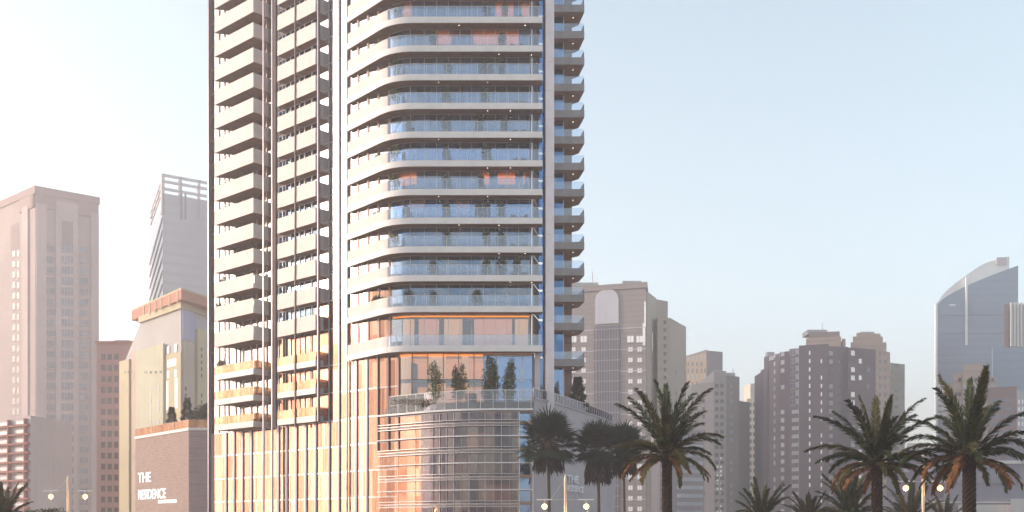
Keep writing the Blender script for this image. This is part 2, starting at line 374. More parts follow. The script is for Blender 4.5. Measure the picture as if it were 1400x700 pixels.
SOL = sub(FASC, 475.3, 530); GLS = sub(FASC, 530, 740.8)
mull_front = [490, 503, 518, 533, 546, 561, 580, 597, 613, 629, 645, 661, 677, 693, 709, 724]
for i, z in enumerate(LV):
    low = z < 33
    # ---- round-cornered front balconies
    if z > 27:
        zt = (LV[i+1] if i+1 < len(LV) else TOP)
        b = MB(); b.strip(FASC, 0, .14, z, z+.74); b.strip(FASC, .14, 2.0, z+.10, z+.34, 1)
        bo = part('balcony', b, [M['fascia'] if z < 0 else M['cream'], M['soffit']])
        m = MB(); m.strip(SOL, .015, .13, z+.742, z+2.0); m.build('parapet', M['west_panel'], bo)
        m = MB(); m.strip(GLS, .04, .07, z+.742, z+2.0); m.build('balustrade', M['rail_glass'], bo)
        m = MB(); m.strip(GLS, .02, .09, z+2.0, z+2.04)
        for p, d in walk(GLS, 1.25): m.post(p, d, .035, .03, .08, z+.74, z+2.0)
        m.build('handrail', M['white_frame'], bo)
        if z > 36:
            m = MB()
            for (x, y) in random.sample([(-6.5, 134.6), (-3.0, 134.6), (-1.6, 134.7), (-.2, 134.6), (1.6, 134.6), (-9, 134.6), (2.4, 134.9)], 2): downlight(m, x, y, z+.09)
            m.build('downlight', M['light'], bo)
        # glazing behind, from this floor up to the next slab
        zb = z+.56
        west = sub(GL, 476, 536) ; south = sub(GL, 536, 727)
        if z > 27:
            window_wall(west, zb, zt+.08, M['west_glass'] if z > 35 else M['bronze_glass'], 1, M['bronze_frame'], .34, (-.10, .1), pxs=[476.5, 490, 503.5, 518, 533], curtains=.0)
            window_wall(south, zb, zt+.08, M['hall_glass'] if z < 29 else (M['room_glass'] if random.random() < .8 else M['blue_glass']), 1.5, M['white_frame'], .06, curtains=.5 if z > 35 else 0, lining=.75 if z > 35 else 0, pxs=mull_front[5:], cm='curtain' if z > 35 else 'curtain_tan')
        if z < 29:
            s = MB(); s.strip(south, .12, .3, zt-.22, zt-.05); part('cove_light', s, M['cove'])
            for (qa, qb) in ((549, 566), (572, 600), (607, 632), (648, 700), (704, 722)):
                s = MB(); s.strip(sub(GL, qa, qb), .35, .4, zb, zt-.45); part('curtain', s, M['lit_curtain'] if qa not in (572, 648) else M['blush_curtain'])
        # east recess: diagonal pale jamb and blue glass
        m = MB(); m.prism([(2.5, 135.7), (2.62, 135.6), (3.42, 139.9), (3.3, 140)], z+.36, zt+.08); part('jamb', m, M['white_frame'])
        m = MB(); m.box(3.3, 4.09, 140.0, 140.05, z+.36, zt+.08); part('recess_glass', m, M['deep_glass'])
        # partition posts seen as dark uprights
        if random.random() < .8:
            m = MB(); m.box(2.2, 2.34, 134.2, 135.5, zb, zt+.05); part('partition', m, M['dark_frame'])
    # ---- east wing balconies
    if z > 27:
        zt = (LV[i+1] if i+1 < len(LV) else TOP)
        poly = [(5.06, 145.8), (9.5, 145.8), (8.97, 149.5), (8.2, 150.28), (6.96, 150.28), (6.96, 147.38), (5.06, 147.38)]
        b = MB(); b.prism(poly, z, z+.16, 1); b.box(5.06, 9.5, 145.68, 145.8, z-.004, z+.95)
        b.prism([(9.5, 145.8), (9.62, 145.8), (9.09, 149.55), (8.97, 149.5)], z-.002, z+.95); b.prism([(8.97, 149.5), (9.09, 149.55), (8.28, 150.4), (8.2, 150.28)], z-.002, z+.95)
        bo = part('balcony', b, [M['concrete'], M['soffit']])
        m = MB(); m.box(5.1, 9.45, 145.72, 145.75, z+.95, z+1.95); m.build('balustrade', M['rail_glass'], bo)
        m = MB(); m.prism([(9.5, 145.8), (9.58, 145.8), (9.05, 149.5), (8.97, 149.45)], z+.95, z+1.75); m.build('side_screen', M['concrete'], bo)
        m = MB(); downlight(m, 8.2, 147.4, z-.01); m.build('downlight', M['light'], bo)
        g = MB(); g.box(5.12, 6.9, 147.3, 147.34, z+.17, zt-.02); gw = part('window_wall', g, M['deep_glass'])
        m = MB(); m.box(6.86, 6.98, 147.2, 147.4, z+.17, zt); m.build('frame_post', M['white_frame'], gw)
        m = MB(); m.box(5.6, 5.64, 147.24, 147.3, z+.17, zt); m.build('frame_post', M['white_frame'], gw)

def west_balcony(pa, pb, d, cut, z, low, tall=2.05):
    """pa..pb columns on the fascia line moved out by d"""
    line = Fline(-d); A = hit(line, pa)[0]; B = hit(line, pb)[0]; dep = d + 1.2
    inn = (.6726, .74)
    Ai = (A[0]+inn[0]*dep+FD[0]*cut, A[1]+inn[1]*dep+FD[1]*cut); Bi = (B[0]+inn[0]*dep, B[1]+inn[1]*dep)
    b = MB(); b.prism([A, B, Bi, Ai], z, z+.3, 1)
    edge = [A, B, Bi]
    fh = .8 if low else .74
    b.strip([A, B], -.1, .02, z-.003, z+fh); b.strip([B, Bi], -.10, .0, z-.003, z+fh); b.strip([Ai, A], -.1, 0, z-.003, z+fh)
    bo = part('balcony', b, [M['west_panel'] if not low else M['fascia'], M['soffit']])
    if not low:
        m = MB(); m.strip([A, B], -.085, 0, z+fh, z+tall); m.build('parapet', M['west_panel'], bo)
        m = MB(); m.strip([B, Bi], -.07, -.03, z+fh, z+tall-.1); m.strip([Ai, A], -.07, -.03, z+fh, z+tall-.1); m.build('side_screen', M['soffit'] if random.random() < 0 else M['fascia'], bo)
    else:
        m = MB(); m.strip([A, B], -.07, -.04, z+fh, z+1.95); m.strip([B, Bi], -.07, -.04, z+fh, z+1.95); m.build('balustrade', M['orange_glass'], bo)
        m = MB()
        for p, dd in walk([A, B], 1.1): m.post(p, dd, .05, -.08, -.03, z+fh, z+1.95)
        m.build('handrail', M['bronze_frame'], bo)
    return A, B, Ai, Bi

for i, z in enumerate(LV):
    low = z < 32; zt = (LV[i+1] if i+1 < len(LV) else TOP)
    A, B, Ai, Bi = west_balcony(294, 347, 1.15, 1.5, z, low)
    west_balcony(380, 403, 0, 0, z, low); west_balcony(405, 432, 0, 0, z, low)
    m = MB()
    p = (A[0]+.6726*.9+FD[0]*1.0, A[1]+.74*.9+FD[1]*1.0); m.post(p, FD, .16, 0, .2, z+.3, zt)
    part('balcony_post', m, M['fin'])
    # glass behind
    gm = M['west_glass'] if z > 31 else M['bronze_glass']
    fm = M['bronze_frame'] if z < 31 else M['fin']
    zb = z if i else z-.0
    window_wall(sub(W, 285, 379), zb+.0, zt-.01, M['sheer_glass'], 1.9, M['bronze_frame'], .24, (-.12, .1), pxs=[300, 313, 323, 333, 344, 352, 365], curtains=1.0, cm='sheer' if z > 31 else 'curtain_tan')  # curtains added to imitate reflections: pale for white glare, tan for orange
    # middle block: deeper set dark rooms
    mid = sub(W, 381, 437)
    window_wall(mid, zb+.3, zt-.01, M['room_glass'] if z > 31 else M['bronze_glass'], 1.9, M['white_frame'] if z > 31 else M['fin'], .16, (-.1, .1), pxs=[381.5, 391, 398, 410, 417, 427, 436], curtains=.25, lining=.6)
    m = MB(); m.strip(sub(W, 379.2, 437), .0, .28, zb, zb+.3); part('spandrel', m, M['soffit'])
    window_wall(sub(W, 437, 475), zb, zt-.01, M['west_glass'] if z > 35 else M['bronze_glass'], 0, M['white_frame'], .03, (-.04, .02), transom=[z+.02])
# west fins, full height (through the fine column lines of the photo)
for px, wd, o1_, o2_ in ((284.5, .30, -.5, -.07), (359.5, .24, -2.1, -1.85), (371.5, .26, -1.1, -.85), (449.5, .26, -.18, -.07), (463, .26, -.18, -.07), (474.2, .16, -1.05, -.9)):
    p, d, _ = hit(Fline(1.2+o1_), px); m = MB(); m.post(p, d, wd*(.75 if 350 < px < 380 else 1), 0, o2_-o1_, 0, TOP); part('fin', m, M['fin_light'] if 350 < px < 380 else M['fin'])
for px in (404,):
    line = Fline(-.12); p, d, _ = hit(line, px); m = MB(); m.post(p, d, .14, -.12, .1, LV[0]-.4, TOP); part('fin', m, M['dark_frame'])
p, d, _ = hit(Fline(0), 434.6); m = MB(); m.post(p, d, .2, -.05, .3, LV[0], TOP); part('fin', m, M['fin'])
p, d, _ = hit(W, 376.5); m = MB(); m.post(p, d, .35, -.5, -.08, LV[0], TOP); part('fin', m, M['cream'])
# lower glass wall and its fins
LOW = [hit(W, 293.5)[0], g0]
s = MB(); s.strip([g0, GL[0]], -.1, .1, 0, TOP); part('return_wall', s, M['fin'])
for (za, zb) in ((0, 3.4), (3.4, 6.8), (6.8, 10.2), (10.2, 13.6), (13.6, 17.0), (17.0, 20.44)):
    window_wall(LOW[:2] , za, zb-.01, M['bronze_glass'], 1.1, M['silver'], .03, (-.03, .02), transom=[za+.02])
for px in (310, 321, 332.5, 344.5, 381.5, 393, 406, 419, 432.5):
    p, d, _ = hit(W, px); m = MB(); m.post(p, d, .34, -.16, -.035, 0, 20.42); part('fin', m, M['fin'])
    m = MB(); m.post((p[0]-d[0]*.24, p[1]-d[1]*.24), d, .12, -.14, -.035, 0, 20.41); part('fin_edge', m, M['white_frame'])
GLW = sub(GL, 475, 545)
for (za, zb) in ((0, 3.4), (3.4, 6.8), (6.8, 10.2), (10.2, 13.6), (13.6, 17.0), (17.0, 20.4), (20.4, 23.9), (23.9, 27.88)):
    window_wall(GLW, za, zb-.01, M['bronze_glass'], 1.1, M['silver'], .03, (-.03, .02), transom=[za+.02])
for px in (488, 502.5):
    p, d, _ = hit(GL, px); m = MB(); m.post(p, d, .32, -.16, -.035, 0, 27.78); part('fin', m, M['fin'])
    m = MB(); m.post((p[0]-d[0]*.24, p[1]-d[1]*.24), d, .12, -.14, -.035, 0, 27.77); part('fin_edge', m, M['white_frame'])
for px in (517.5, 532, 546):
    p, d, _ = hit(GL, px); m = MB(); m.post(p, d, .16, -.25, -.035, 16, 27.78); part('fin', m, M['bronze_frame'])
# double height hall over the terrace
lobby = sub(GL, 545, 727)
lobA = sub(GL, 545, 661); lobB = sub(GL, 661, 727)
window_wall(lobB, 21.3, 27.86, M['blue_glass'], 1.6, M['white_frame'], .10, transom=[24.6], curtains=.25, cm='curtain_tan')
window_wall(lobA, 21.3, 27.86, M['hall_glass'], 1.9, M['bronze_frame'], .10, transom=[24.6], lining=0, curtains=.5, cm='lit_curtain')
s = MB(); s.strip(lobby, .12, .3, 27.55, 27.75); part('cove_light', s, M['cove'])
s = MB(); s.strip(lobby, .5, 4.5, 27.2, 27.3); s.strip(lobby, 4.4, 4.5, 21.3, 27.2); part('hall_lining', s, M['tan_glow'])
s = MB(); s.box(2.45, 2.75, 135.5, 136.0, 21.3, 27.85); part('jamb', s, M['fin'])
s = MB(); s.box(2.8, 4.09, 139, 139.05, 21.3, 27.8); part('recess_glass', s, M['deep_glass'])
s = MB(); s.box(2.8, 3.5, 135.3, 135.6, 21.3, 27.79); part('jamb', s, M['pier'])
g = MB(); g.box(5.12, 6.9, 147.3, 147.34, 20, 27.7); part('recess_glass', g, M['blue_glass'])
g = MB(); g.box(6.84, 7.02, 147.0, 147.28, 20, 27.9); part('pier_trim', g, M['white_frame'])

# ================================================================== PODIUM
pod0 = hit(GL, 518)[0]
pc = (-6.6, 130.0); d1 = (pc[0]-pod0[0], pc[1]-pod0[1]); L = math.hypot(*d1); d1 = (d1[0]/L, d1[1]/L)
T = 5.2; a = (pc[0]-d1[0]*T, pc[1]-d1[1]*T); b = (pc[0]+T, pc[1])
PODP = [pod0] + [((1-t)**2*a[0]+2*t*(1-t)*pc[0]+t*t*b[0], (1-t)**2*a[1]+2*t*(1-t)*pc[1]+t*t*b[1]) for t in [i/10 for i in range(11)]] + [(2.5, 130.0)]
podium = root('glass_podium', (-6, 134, 0), 'curved glass podium ringed with thin metal louvres at the tower foot', 'podium')
def pp(name, mb, m, parent=None): return mb.build(name, m, parent or podium)
short = sub(PODP, 519, 709.5)
b = MB(); b.prism(offset(PODP, 4.0)+[(2.45, 135.5), (-12, 138.5)], 0, 20.2); pp('core', b, M['interior'])
levels = [18.75, 15.55, 12.35, 9.15, 5.95, 2.75]
for i, z in enumerate(levels):
    zt = z+3.2 if i else 20.2
    g = MB(); g.strip(sub(PODP, 519, 574), .25, .28, z-.1, zt-.1); pp('window_wall', g, M['bronze_glass'])
    g = MB(); g.strip(sub(PODP, 574.2, 709.5), .25, .28, z-.1, zt-.1); gw = pp('window_wall', g, M['podium_glass'])
    m = MB()
    for j, (p, d) in enumerate(walk(short, .98)):
        if p[0]/p[1]*F+700 > 585: m.post(p, d, .07 if j % 2 == 0 else .03, .12, .3, z-.1, zt-.1)
        elif j % 3 == 0: m.post(p, d, .03, .2, .3, z-.1, zt-.1)
    m.strip(short, .10, .24, zt-.17, zt-.1); m.strip(short, .10, .24, z-.1, z-.03)
    m.build('window_frame', M['silver'], gw)
    s = MB(); s.strip(PODP, .35, 4.1, z-.1, z+.25); pp('floor_slab', s, M['soffit'])
    tot = walk(short, .2); lit = MB(); dim = MB(); k = 0
    while k < len(tot)-8:
        n = random.randint(8, 22); sp = [q[0] for q in tot[k:k+n+1]]
        r_ = random.random()
        if len(sp) > 1 and r_ < .3: lit.strip(sp, 2.2, 2.3, z+.3, zt-.9); lit.strip(sp, .6, 2.5, zt-.2, zt-.15)
        elif len(sp) > 1: dim.strip(sp, .7, .75, z+.3, z+.3+random.uniform(.8, 2.4))
        k += n
    if lit.v: lit.build('room_lining', M['tan_glow'], gw)
    if dim.v: dim.build('blind', random.choice([M['curtain'], M['curtain_tan'], M['dark_frame']]), gw)
    for k, dz in enumerate((-.38, -.04, .30)):
        m = MB(); m.strip(short, -.32, .06, z+dz, z+dz+.075); pp('louvre', m, M['silver'])
    m = MB(); m.strip(PODP, -.35, .1, z-1.62, z-1.48); pp('ledge', m, M['white_frame'])
m = MB(); m.strip(PODP, -.4, .1, 20.2, 20.42); pp('ledge', m, M['white_frame'])
m = MB(); m.strip(PODP, .1, 1.3, 20.2, 21.25); pp('planter', m, M['dark_frame'])
s = MB(); s.prism(offset(PODP, .3)+[(4.0, 139), (-17, 141)], 20.0, 20.3); pp('terrace_floor', s, M['podium_wall'])
s = MB(); s.prism(offset(PODP, 1.4)+[(2.4, 136), (-13.2, 136.4)], 20.31, 21.2); pp('terrace_step', s, M['podium_wall'])
rp = sub(PODP, 532, 729)
m = MB(); m.strip(rp, .0, .03, 20.43, 22.6); gl_ = pp('balustrade', m, M['terrace_glass'])
m = MB(); m.strip(rp, -.02, .05, 22.6, 22.67); m.strip(rp, -.02, .05, 21.5, 21.53)
for p, d in walk(rp, 1.5): m.post(p, d, .05, -.02, .05, 20.43, 22.6)
m.build('handrail', M['white_frame'], gl_)
# recessed dark east bay and its slender corner bars
m = MB(); m.box(.9, 2.45, 130.9, 131.0, 0, 20.1); pp('dark_bay', m, M['blue_glass'])
m = MB(); m.box(2.42, 2.54, 129.7, 129.85, 0, 14); m.box(.82, .92, 129.9, 130.9, 0, 20.1); pp('corner_bar', m, M['white_frame'])

# long side wall of the podium, curving away to the right, with railing and sign
side = [(2.62, 130.6), (4.6, 134), (7.2, 140), (10.2, 147.5), (12.8, 154.5), (14.8, 161.0), (15.6, 168)]
sw = root('podium_side_wall', (9, 147, 0), 'plain grey podium wall curving away right of the louvred glass, railing on top', 'wall')
def strip_out(path, t0, t1, z0, z1, mb): mb.strip(path, t0, t1, z0, z1)
s = MB(); s.strip(side, 0, .5, 0, 21.6); s.build('wall', M['podium_wall'], sw)
s = MB(); s.strip(side, -.12, .55, 21.6, 21.85); s.build('coping', M['podium_wall'], sw)
s = MB(); s.prism(offset(side, .4)+[(8.2, 172), (5, 148), (3.9, 139)], 21.2, 21.5); s.build('roof_deck', M['podium_wall'], sw)
s = MB(); s.strip(side, .1, .13, 21.9, 22.9); r_ = s.build('railing', glass('smoked_rail', .15, (.35, .33, .38), (.7, .7, .8), .05), sw)
m = MB(); m.strip(side, .06, .16, 22.9, 22.97)
for p, d in walk(side, 1.1): m.post(p, d, .06, .06, .16, 21.85, 22.9)
m.build('handrail', M['silver'], r_)

def sign_text(name, body, loc, ang, size, m, parent, sx=1.0, ext=.06):
    cu = bpy.data.curves.new(name, 'FONT'); cu.body = body; cu.size = size; cu.extrude = ext; cu.materials.append(m); cu.offset = .012*size
    o = bpy.data.objects.new(name, cu); C.objects.link(o)
    me = bpy.data.meshes.new_from_object(o); bpy.data.objects.remove(o); me.materials.clear(); me.materials.append(m)
    o = bpy.data.objects.new(name, me); C.objects.link(o)
    o.parent = parent; o.location = Vector(loc)-Vector(parent['_o']); o.rotation_euler = (R(90), 0, ang); o.scale = (sx, 1, 1)
    return o
def sign(label, path, px, py_rows, words_, d=-.1):
    p0, dd, _ = hit(path, px); ang = math.atan2(dd[1], dd[0]); r_ = root('wall_sign', (p0[0], p0[1], Zp(py_rows[0], p0[1])), label, 'sign')
    return r_, p0, dd, ang
p0, dd, ang = hit(side, 774)[0], hit(side, 774)[1], 0
ang = math.atan2(dd[1], dd[0]); nx, ny = dd[1]*.14, -dd[0]*.14
sg = root('wall_sign', (p0[0]+nx, p0[1]+ny, Zp(672, p0[1])), 'small pale lettered sign on the grey podium side wall behind the lamp', 'sign')
sign_text('lettering', 'THE', (p0[0]+nx, p0[1]+ny, Zp(659, p0[1])), ang, 1.35, M['letters_dim'], sg, 1.7)
sign_text('lettering', 'RESIDENCE', (p0[0]+nx, p0[1]+ny, Zp(671.5, p0[1])), ang, 1.15, M['letters_dim'], sg, 1.05)

# brick corner block with the big sign
br = root('brick_podium', (-58, 185, 0), 'low brick podium block at the tower foot with a planted roof edge', 'building')
ZB = 21.9; cA = P(185, 191.5); cB = P(258, 174.7); cC = P(300, 174.6)
BRP = [cA, cB, cC]
s = MB(); s.strip([cA, cB], 0, .6, 0, ZB); s.build('sign_wall', M['brick'], br)
s = MB(); s.prism([cB, cC, (cC[0], 200), (cA[0]+3, 206), (cA[0]+.4, cA[1]+.2), (cB[0]+.45, cB[1]+.6)], 0, ZB-.05); s.build('wall', M['brick_dark'], br)
s = MB(); s.strip(BRP, -.12, .5, ZB, ZB+.45); s.build('coping', M['cream'], br)
s = MB(); s.strip(BRP, .02, .05, ZB+.45, ZB+1.7); rr = s.build('balustrade', M['orange_glass'], br)
s = MB(); s.strip(BRP, .0, .07, ZB+1.7, ZB+1.76)
for p, d in walk(BRP, 1.3): s.post(p, d, .05, .0, .08, ZB+.4, ZB+1.7)
s.build('handrail', M['bronze_frame'], rr)
pl = [cA, cB]; p0, dd, _ = hit(pl, 189.5); ang = math.atan2(dd[1], dd[0]); nx, ny = dd[1]*.08, -dd[0]*.08
sg = root('wall_sign', (p0[0]+nx, p0[1]+ny, Zp(688, p0[1])), 'large white raised lettering on the brick podium wall at left', 'sign')
k = p0[1]/F
sign_text('lettering', 'THE', (p0[0]+nx, p0[1]+ny, Zp(660, p0[1])), ang, 2.4, M['letters'], sg, 1.28)
sign_text('lettering', 'RESIDENCE', (p0[0]+nx, p0[1]+ny, Zp(683, p0[1])), ang, 2.35, M['letters'], sg, 1.0)
p1 = hit(pl, 217)[0]
sign_text('lettering', 'DOWNTOWN DUBAI', (p1[0]+nx, p1[1]+ny, Zp(688.5, p1[1])), ang, .84, M['letters'], sg, .9)

# ================================================================== PLANTS
def rnd_dir():
    while True:
        v = Vector((random.uniform(-1, 1), random.uniform(-1, 1), random.uniform(-1, 1)))
        if .05 < v.length < 1: return v.normalized()
def blob_leaves(mb, blobs, n, size):
    for i in range(n):
        c, r = random.choice(blobs); v = rnd_dir(); q = Vector(c) + Vector((v.x*r[0], v.y*r[0], v.z*r[1]))*random.random()**.4
        d = (v + rnd_dir()*.8).normalized(); mb.leaf(q, d, rnd_dir(), size*random.uniform(.6, 1.4), size*.5, int(random.random() < .4))
def conifer_mesh(h, rad, n=900, size=.3, base=.12):
    mb = MB(); mb.open = True
    for i in range(n):
        t = random.random()**.8; z = h*(base + (1-base)*t); lay = .75+.25*math.cos(t*h*5.5)
        r = rad*(1-t)**.85*lay*random.uniform(.35, 1.05)+.03; a = random.uniform(0, 6.283)
        d = Vector((math.cos(a), math.sin(a), random.uniform(-.2, .5))).normalized()
        mb.leaf((math.cos(a)*r*.8, math.sin(a)*r*.8, z), d, rnd_dir(), size*random.uniform(.6, 1.5), size*.4, int(random.random() < .35))
    return mb
def plant(name, loc, label, cat, crown, trunk, group=None, mats=None):
    r_ = root(name, loc, label, cat, group)
    if trunk: trunk.build('trunk', M['bark'], r_, origin=(0, 0, 0))
    c = crown.build('crown', mats or [M['leaf'], M['leaf2']], r_, origin=(0, 0, 0)); return r_
def trunk_mb(h, r): t = MB(); t.tube([(0, 0, 0), (.04, .02, h*.5), (0, 0, h)], [r, r*.75, r*.35], 7); return t

# roof-edge trees on the brick podium
for px, h, wd, kind in ((225, 2.6, 1.1, 'c'), (246, 3.3, 1.25, 'c'), (268, 3.0, 1.25, 'r')):
    p, d, _ = hit([cA, cB], px) if px < 258 else hit([cB, cC], px); loc = (p[0]+.7, p[1]+1.6, ZB-.04)
    k = h*1.45
    if kind == 'c':
        plant('conifer', loc, 'small dark conifer %s on the brick podium roof' % ('leftmost of the three trees' if px < 230 else 'tallest, middle of the three trees'), 'tree', conifer_mesh(k+.9, wd*1.45, 2400, .38, .0), trunk_mb(k, .1), 'trees on the brick podium roof')
    else:
        mb = MB(); mb.open = True; blob_leaves(mb, [((0, 0, k*.6), (1.7, 1.6)), ((.6, .2, k*.8), (1.1, 1.0)), ((-.6, 0, k*.5), (1.3, 1.1))], 2600, .32)
        plant('round_tree', loc, 'round bushy tree on the brick podium roof beside the tower', 'tree', mb, trunk_mb(k*.6, .1), 'trees on the brick podium roof')
# terrace trees
def slim_tree(h, rad, n, base=.25, multi=3):
    mb = MB(); mb.open = True; tr = MB(); blobs = []
    for s_ in range(multi):
        x = random.uniform(-.6, .6)*rad; y = random.uniform(-.4, .4)*rad; hh = h*random.uniform(.8, 1)
        tr.tube([(x*.4, y*.4, 0), (x*.8, y*.8, hh*.4), (x, y, hh*.95)], [.05, .04, .015], 5)
        for k in range(7):
            t = base + (1-base)*k/6; r = rad*(.55 if multi > 1 else .9)*math.sin(math.pi*min(.97, .15+.8*t))*random.uniform(.7, 1.1)+.1
            blobs.append(((x*t+random.uniform(-.2, .2), y*t+random.uniform(-.2, .2), hh*t), (r, .45)))
    blob_leaves(mb, blobs, n, .24); return mb, tr
for px, hh, rad, n, lab in ((597, 5.4, 1.3, 1100, 'slender airy tree, leftmost on the podium terrace'), (628, 4.6, 1.35, 1700, 'bushy green tree second from left on the podium terrace'),
                            (668, 5.3, 1.75, 2600, 'broad dense tree under the tower near the terrace middle'), (694, 5.3, 1.25, 1500, 'tall narrow tree, rightmost on the podium terrace')):
    mb, tr = slim_tree(hh, rad, n); x, y = P(px, 132.2)
    plant('terrace_tree', (x, y, 21.2), lab, 'tree', mb, tr, 'trees on the podium terrace').children[1].data.materials[0] = M['terrace_leaf']
mb = MB(); mb.open = True; blob_leaves(mb, [((i*.5, random.uniform(-.2, .2), .3), (.45, .35)) for i in range(-4, 5)], 900, .16)
tr = MB(); x, y = P(566, 132.6); tag(mb.build('ornamental_grass', [M['leaf'], mat('dry_grass', (.30, .15, .05), .8, var=.4)], origin=(0, 0, 0)), 'low tawny shrub bed at the curved end of the terrace', 'shrub').location = (x, y, 21.2)
# rear roof trees
x, y = P(790, 147.5); plant('conifer', (x, y, 21.5), 'broad dark conifer on the podium roof right of the tower', 'tree', conifer_mesh(5.0, 1.95, 3200, .42, .05), trunk_mb(4.4, .14), None)
mb, tr = slim_tree(3.6, .9, 900, .3, 2); x, y = P(761, 143); plant('slim_tree', (x, y, 21.4), 'thin leafy tree beside the white pier on the podium roof', 'tree', mb, tr)
mb, tr = slim_tree(4.0, .6, 700, .1, 1); x, y = P(739.5, 138.4); plant('slim_tree', (x, y, 21.3), 'dark narrow tree in the recess left of the white pier', 'tree', mb, tr)
# potted shrubs on the balconies
def pot_plant(mw, mh, n):
    r_ = root('potted_plant', (0, 0, 0), 'x', 'plant'); p = MB(); p.tube([(0, 0, 0), (0, 0, .05), (0, 0, .5)], [.19, .2, .27], 12); p.build('pot', M['pot'], r_)
    f = MB(); f.open = True; blob_leaves(f, [((0, 0, .5+mh*.35), (mw*.75, mh*.4)), ((.1, 0, .5+mh*.7), (mw*.6, mh*.35)), ((-.12, .05, .5+mh*.6), (mw*.6, mh*.3))], n, .2)
    f.build('foliage', [M['leaf'], M['leaf2']], r_); return r_
protos = [pot_plant(.48, 1.25, 420), pot_plant(.6, 1.45, 560), pot_plant(.4, 1.6, 360)]
used = [False]*3
ordn = ['lowest', 'second', 'third', 'fourth', 'fifth', 'sixth', 'seventh', 'eighth', 'ninth', 'tenth', 'eleventh', 'twelfth', 'thirteenth']
rows = {425: [515, 557, 592, 652], 384.3: [592, 665, 685, 707], 344.9: [540, 610, 665, 685], 305.7: [513, 555, 610, 655, 665, 685], 266.3: [540, 610, 657], 227: [517, 540, 610, 665], 187: [558, 610, 655, 690],
        149.1: [540, 610, 663], 109.7: [542, 612, 660, 668, 685], 69.7: [515, 593, 686], 30.9: [545, 665, 690]}
PLL = offset(FASC, .62)
def put_plant(p, z, label, group):
    k = random.randrange(3); s_ = random.uniform(1.12, 1.35)
    if not used[k]: o = protos[k]; used[k] = True; o.location = (p[0], p[1], z); o['label'] = label; o['group'] = group; o.scale = (s_,)*3
    else: copy_tree(protos[k], (p[0], p[1], z), random.uniform(0, 6), s_, label, group)
for n, (yy, pxs) in enumerate(sorted(rows.items(), reverse=True)):
    z = [32.6] + [36.36+3.5*i for i in range(12)]; zz = z[n]
    for j, px in enumerate(pxs):
        p, d, _ = hit(PLL, px); put_plant(p, zz+.345, 'potted shrub, %s from left on the %s rounded balcony above the terrace' % (['first', 'second', 'third', 'fourth', 'fifth', 'sixth'][j], ordn[n+1]), 'potted shrubs on the rounded balconies')
lb = offset([hit(Fline(-1.15), 294)[0], hit(Fline(-1.15), 347)[0]], .6)
for zi, pxs, nm in ((2, (303,), 'third'), (3, (326,), 'fourth'), (4, (300, 323), 'fifth'), (5, (306, 338), 'sixth'), (6, (322, 344), 'seventh'), (7, (330, 345), 'eighth'), (9, (341,), 'tenth'), (12, (344,), 'thirteenth')):
    for j, px in enumerate(pxs):
        p = hit(lb, px)[0]; put_plant(p, LV[zi]+.32, '%s shrub on the %s balcony up of the far left stack' % ('left potted' if len(pxs) > 1 and j == 0 else ('right potted' if len(pxs) > 1 else 'lone potted'), nm), 'potted shrubs on the left balconies')
# balcony chairs
def chair_proto():
    r_ = root('balcony_chair', (0, 0, 0), 'x', 'chair')
    s = MB(); s.box(-.3, .3, -.3, .3, .36, .46); s.build('seat', M['cushion'], r_)
    s = MB(); s.prism([(-.3, .24), (.3, .24), (.3, .32), (-.3, .32)], .46, .95); s.build('backrest', M['furn'], r_)
    for x in (-.26, .26):
        for y in (-.26, .26): s = MB(); s.box(x-.025, x+.025, y-.025, y+.025, 0, .36); s.build('leg', M['furn'], r_)
        s = MB(); s.box(x-.03, x+.03, -.28, .28, .62, .67); s.build('armrest', M['furn'], r_)
    return r_
cp = chair_proto(); first = True
for n in (1, 2, 3, 5, 6, 7, 9, 10):
    for j, px in enumerate((704, 716)):
        x, y = P(px, 134.7); z = 32.6 if n == 0 else 36.36+3.5*(n-1)
        lab = '%s dark chair at the right end of the %s rounded balcony above the terrace' % (['left', 'right'][j], ordn[n]); gp = 'balcony chairs'
        if first: cp.location = (x, y, z+.345); cp.rotation_euler = (0, 0, .5); cp['label'] = lab; cp['group'] = gp; first = False
        else: copy_tree(cp, (x, y, z+.345), random.uniform(-1.2, 1.2), 1.15, lab, gp)
# lounge seats on the terrace
for px, mm, lab in ((640.5, 'red_cloth', 'dark red rounded terrace seat between the two middle trees'), (647, 'furn', 'black rounded terrace seat between the two middle trees')):
    x, y = P(px, 131.6); r_ = root('lounge_chair', (x, y, 21.25), lab, 'seat')
    s = MB(); s.tube([(0, 0, 0), (0, 0, .08), (0, 0, .45), (0, 0, .55)], [.32, .36, .36, .3], 14); s.build('seat', M[mm], r_, True, origin=(0, 0, 0))
    s = MB()
    for q in range(9):
        an = math.pi*q/8; s.box(math.cos(an)*.34-.08, math.cos(an)*.34+.08, math.sin(an)*.3-.05, math.sin(an)*.3+.06, .5, 1.05+.18*math.sin(an))
    s.build('backrest', M[mm], r_, origin=(0, 0, 0))

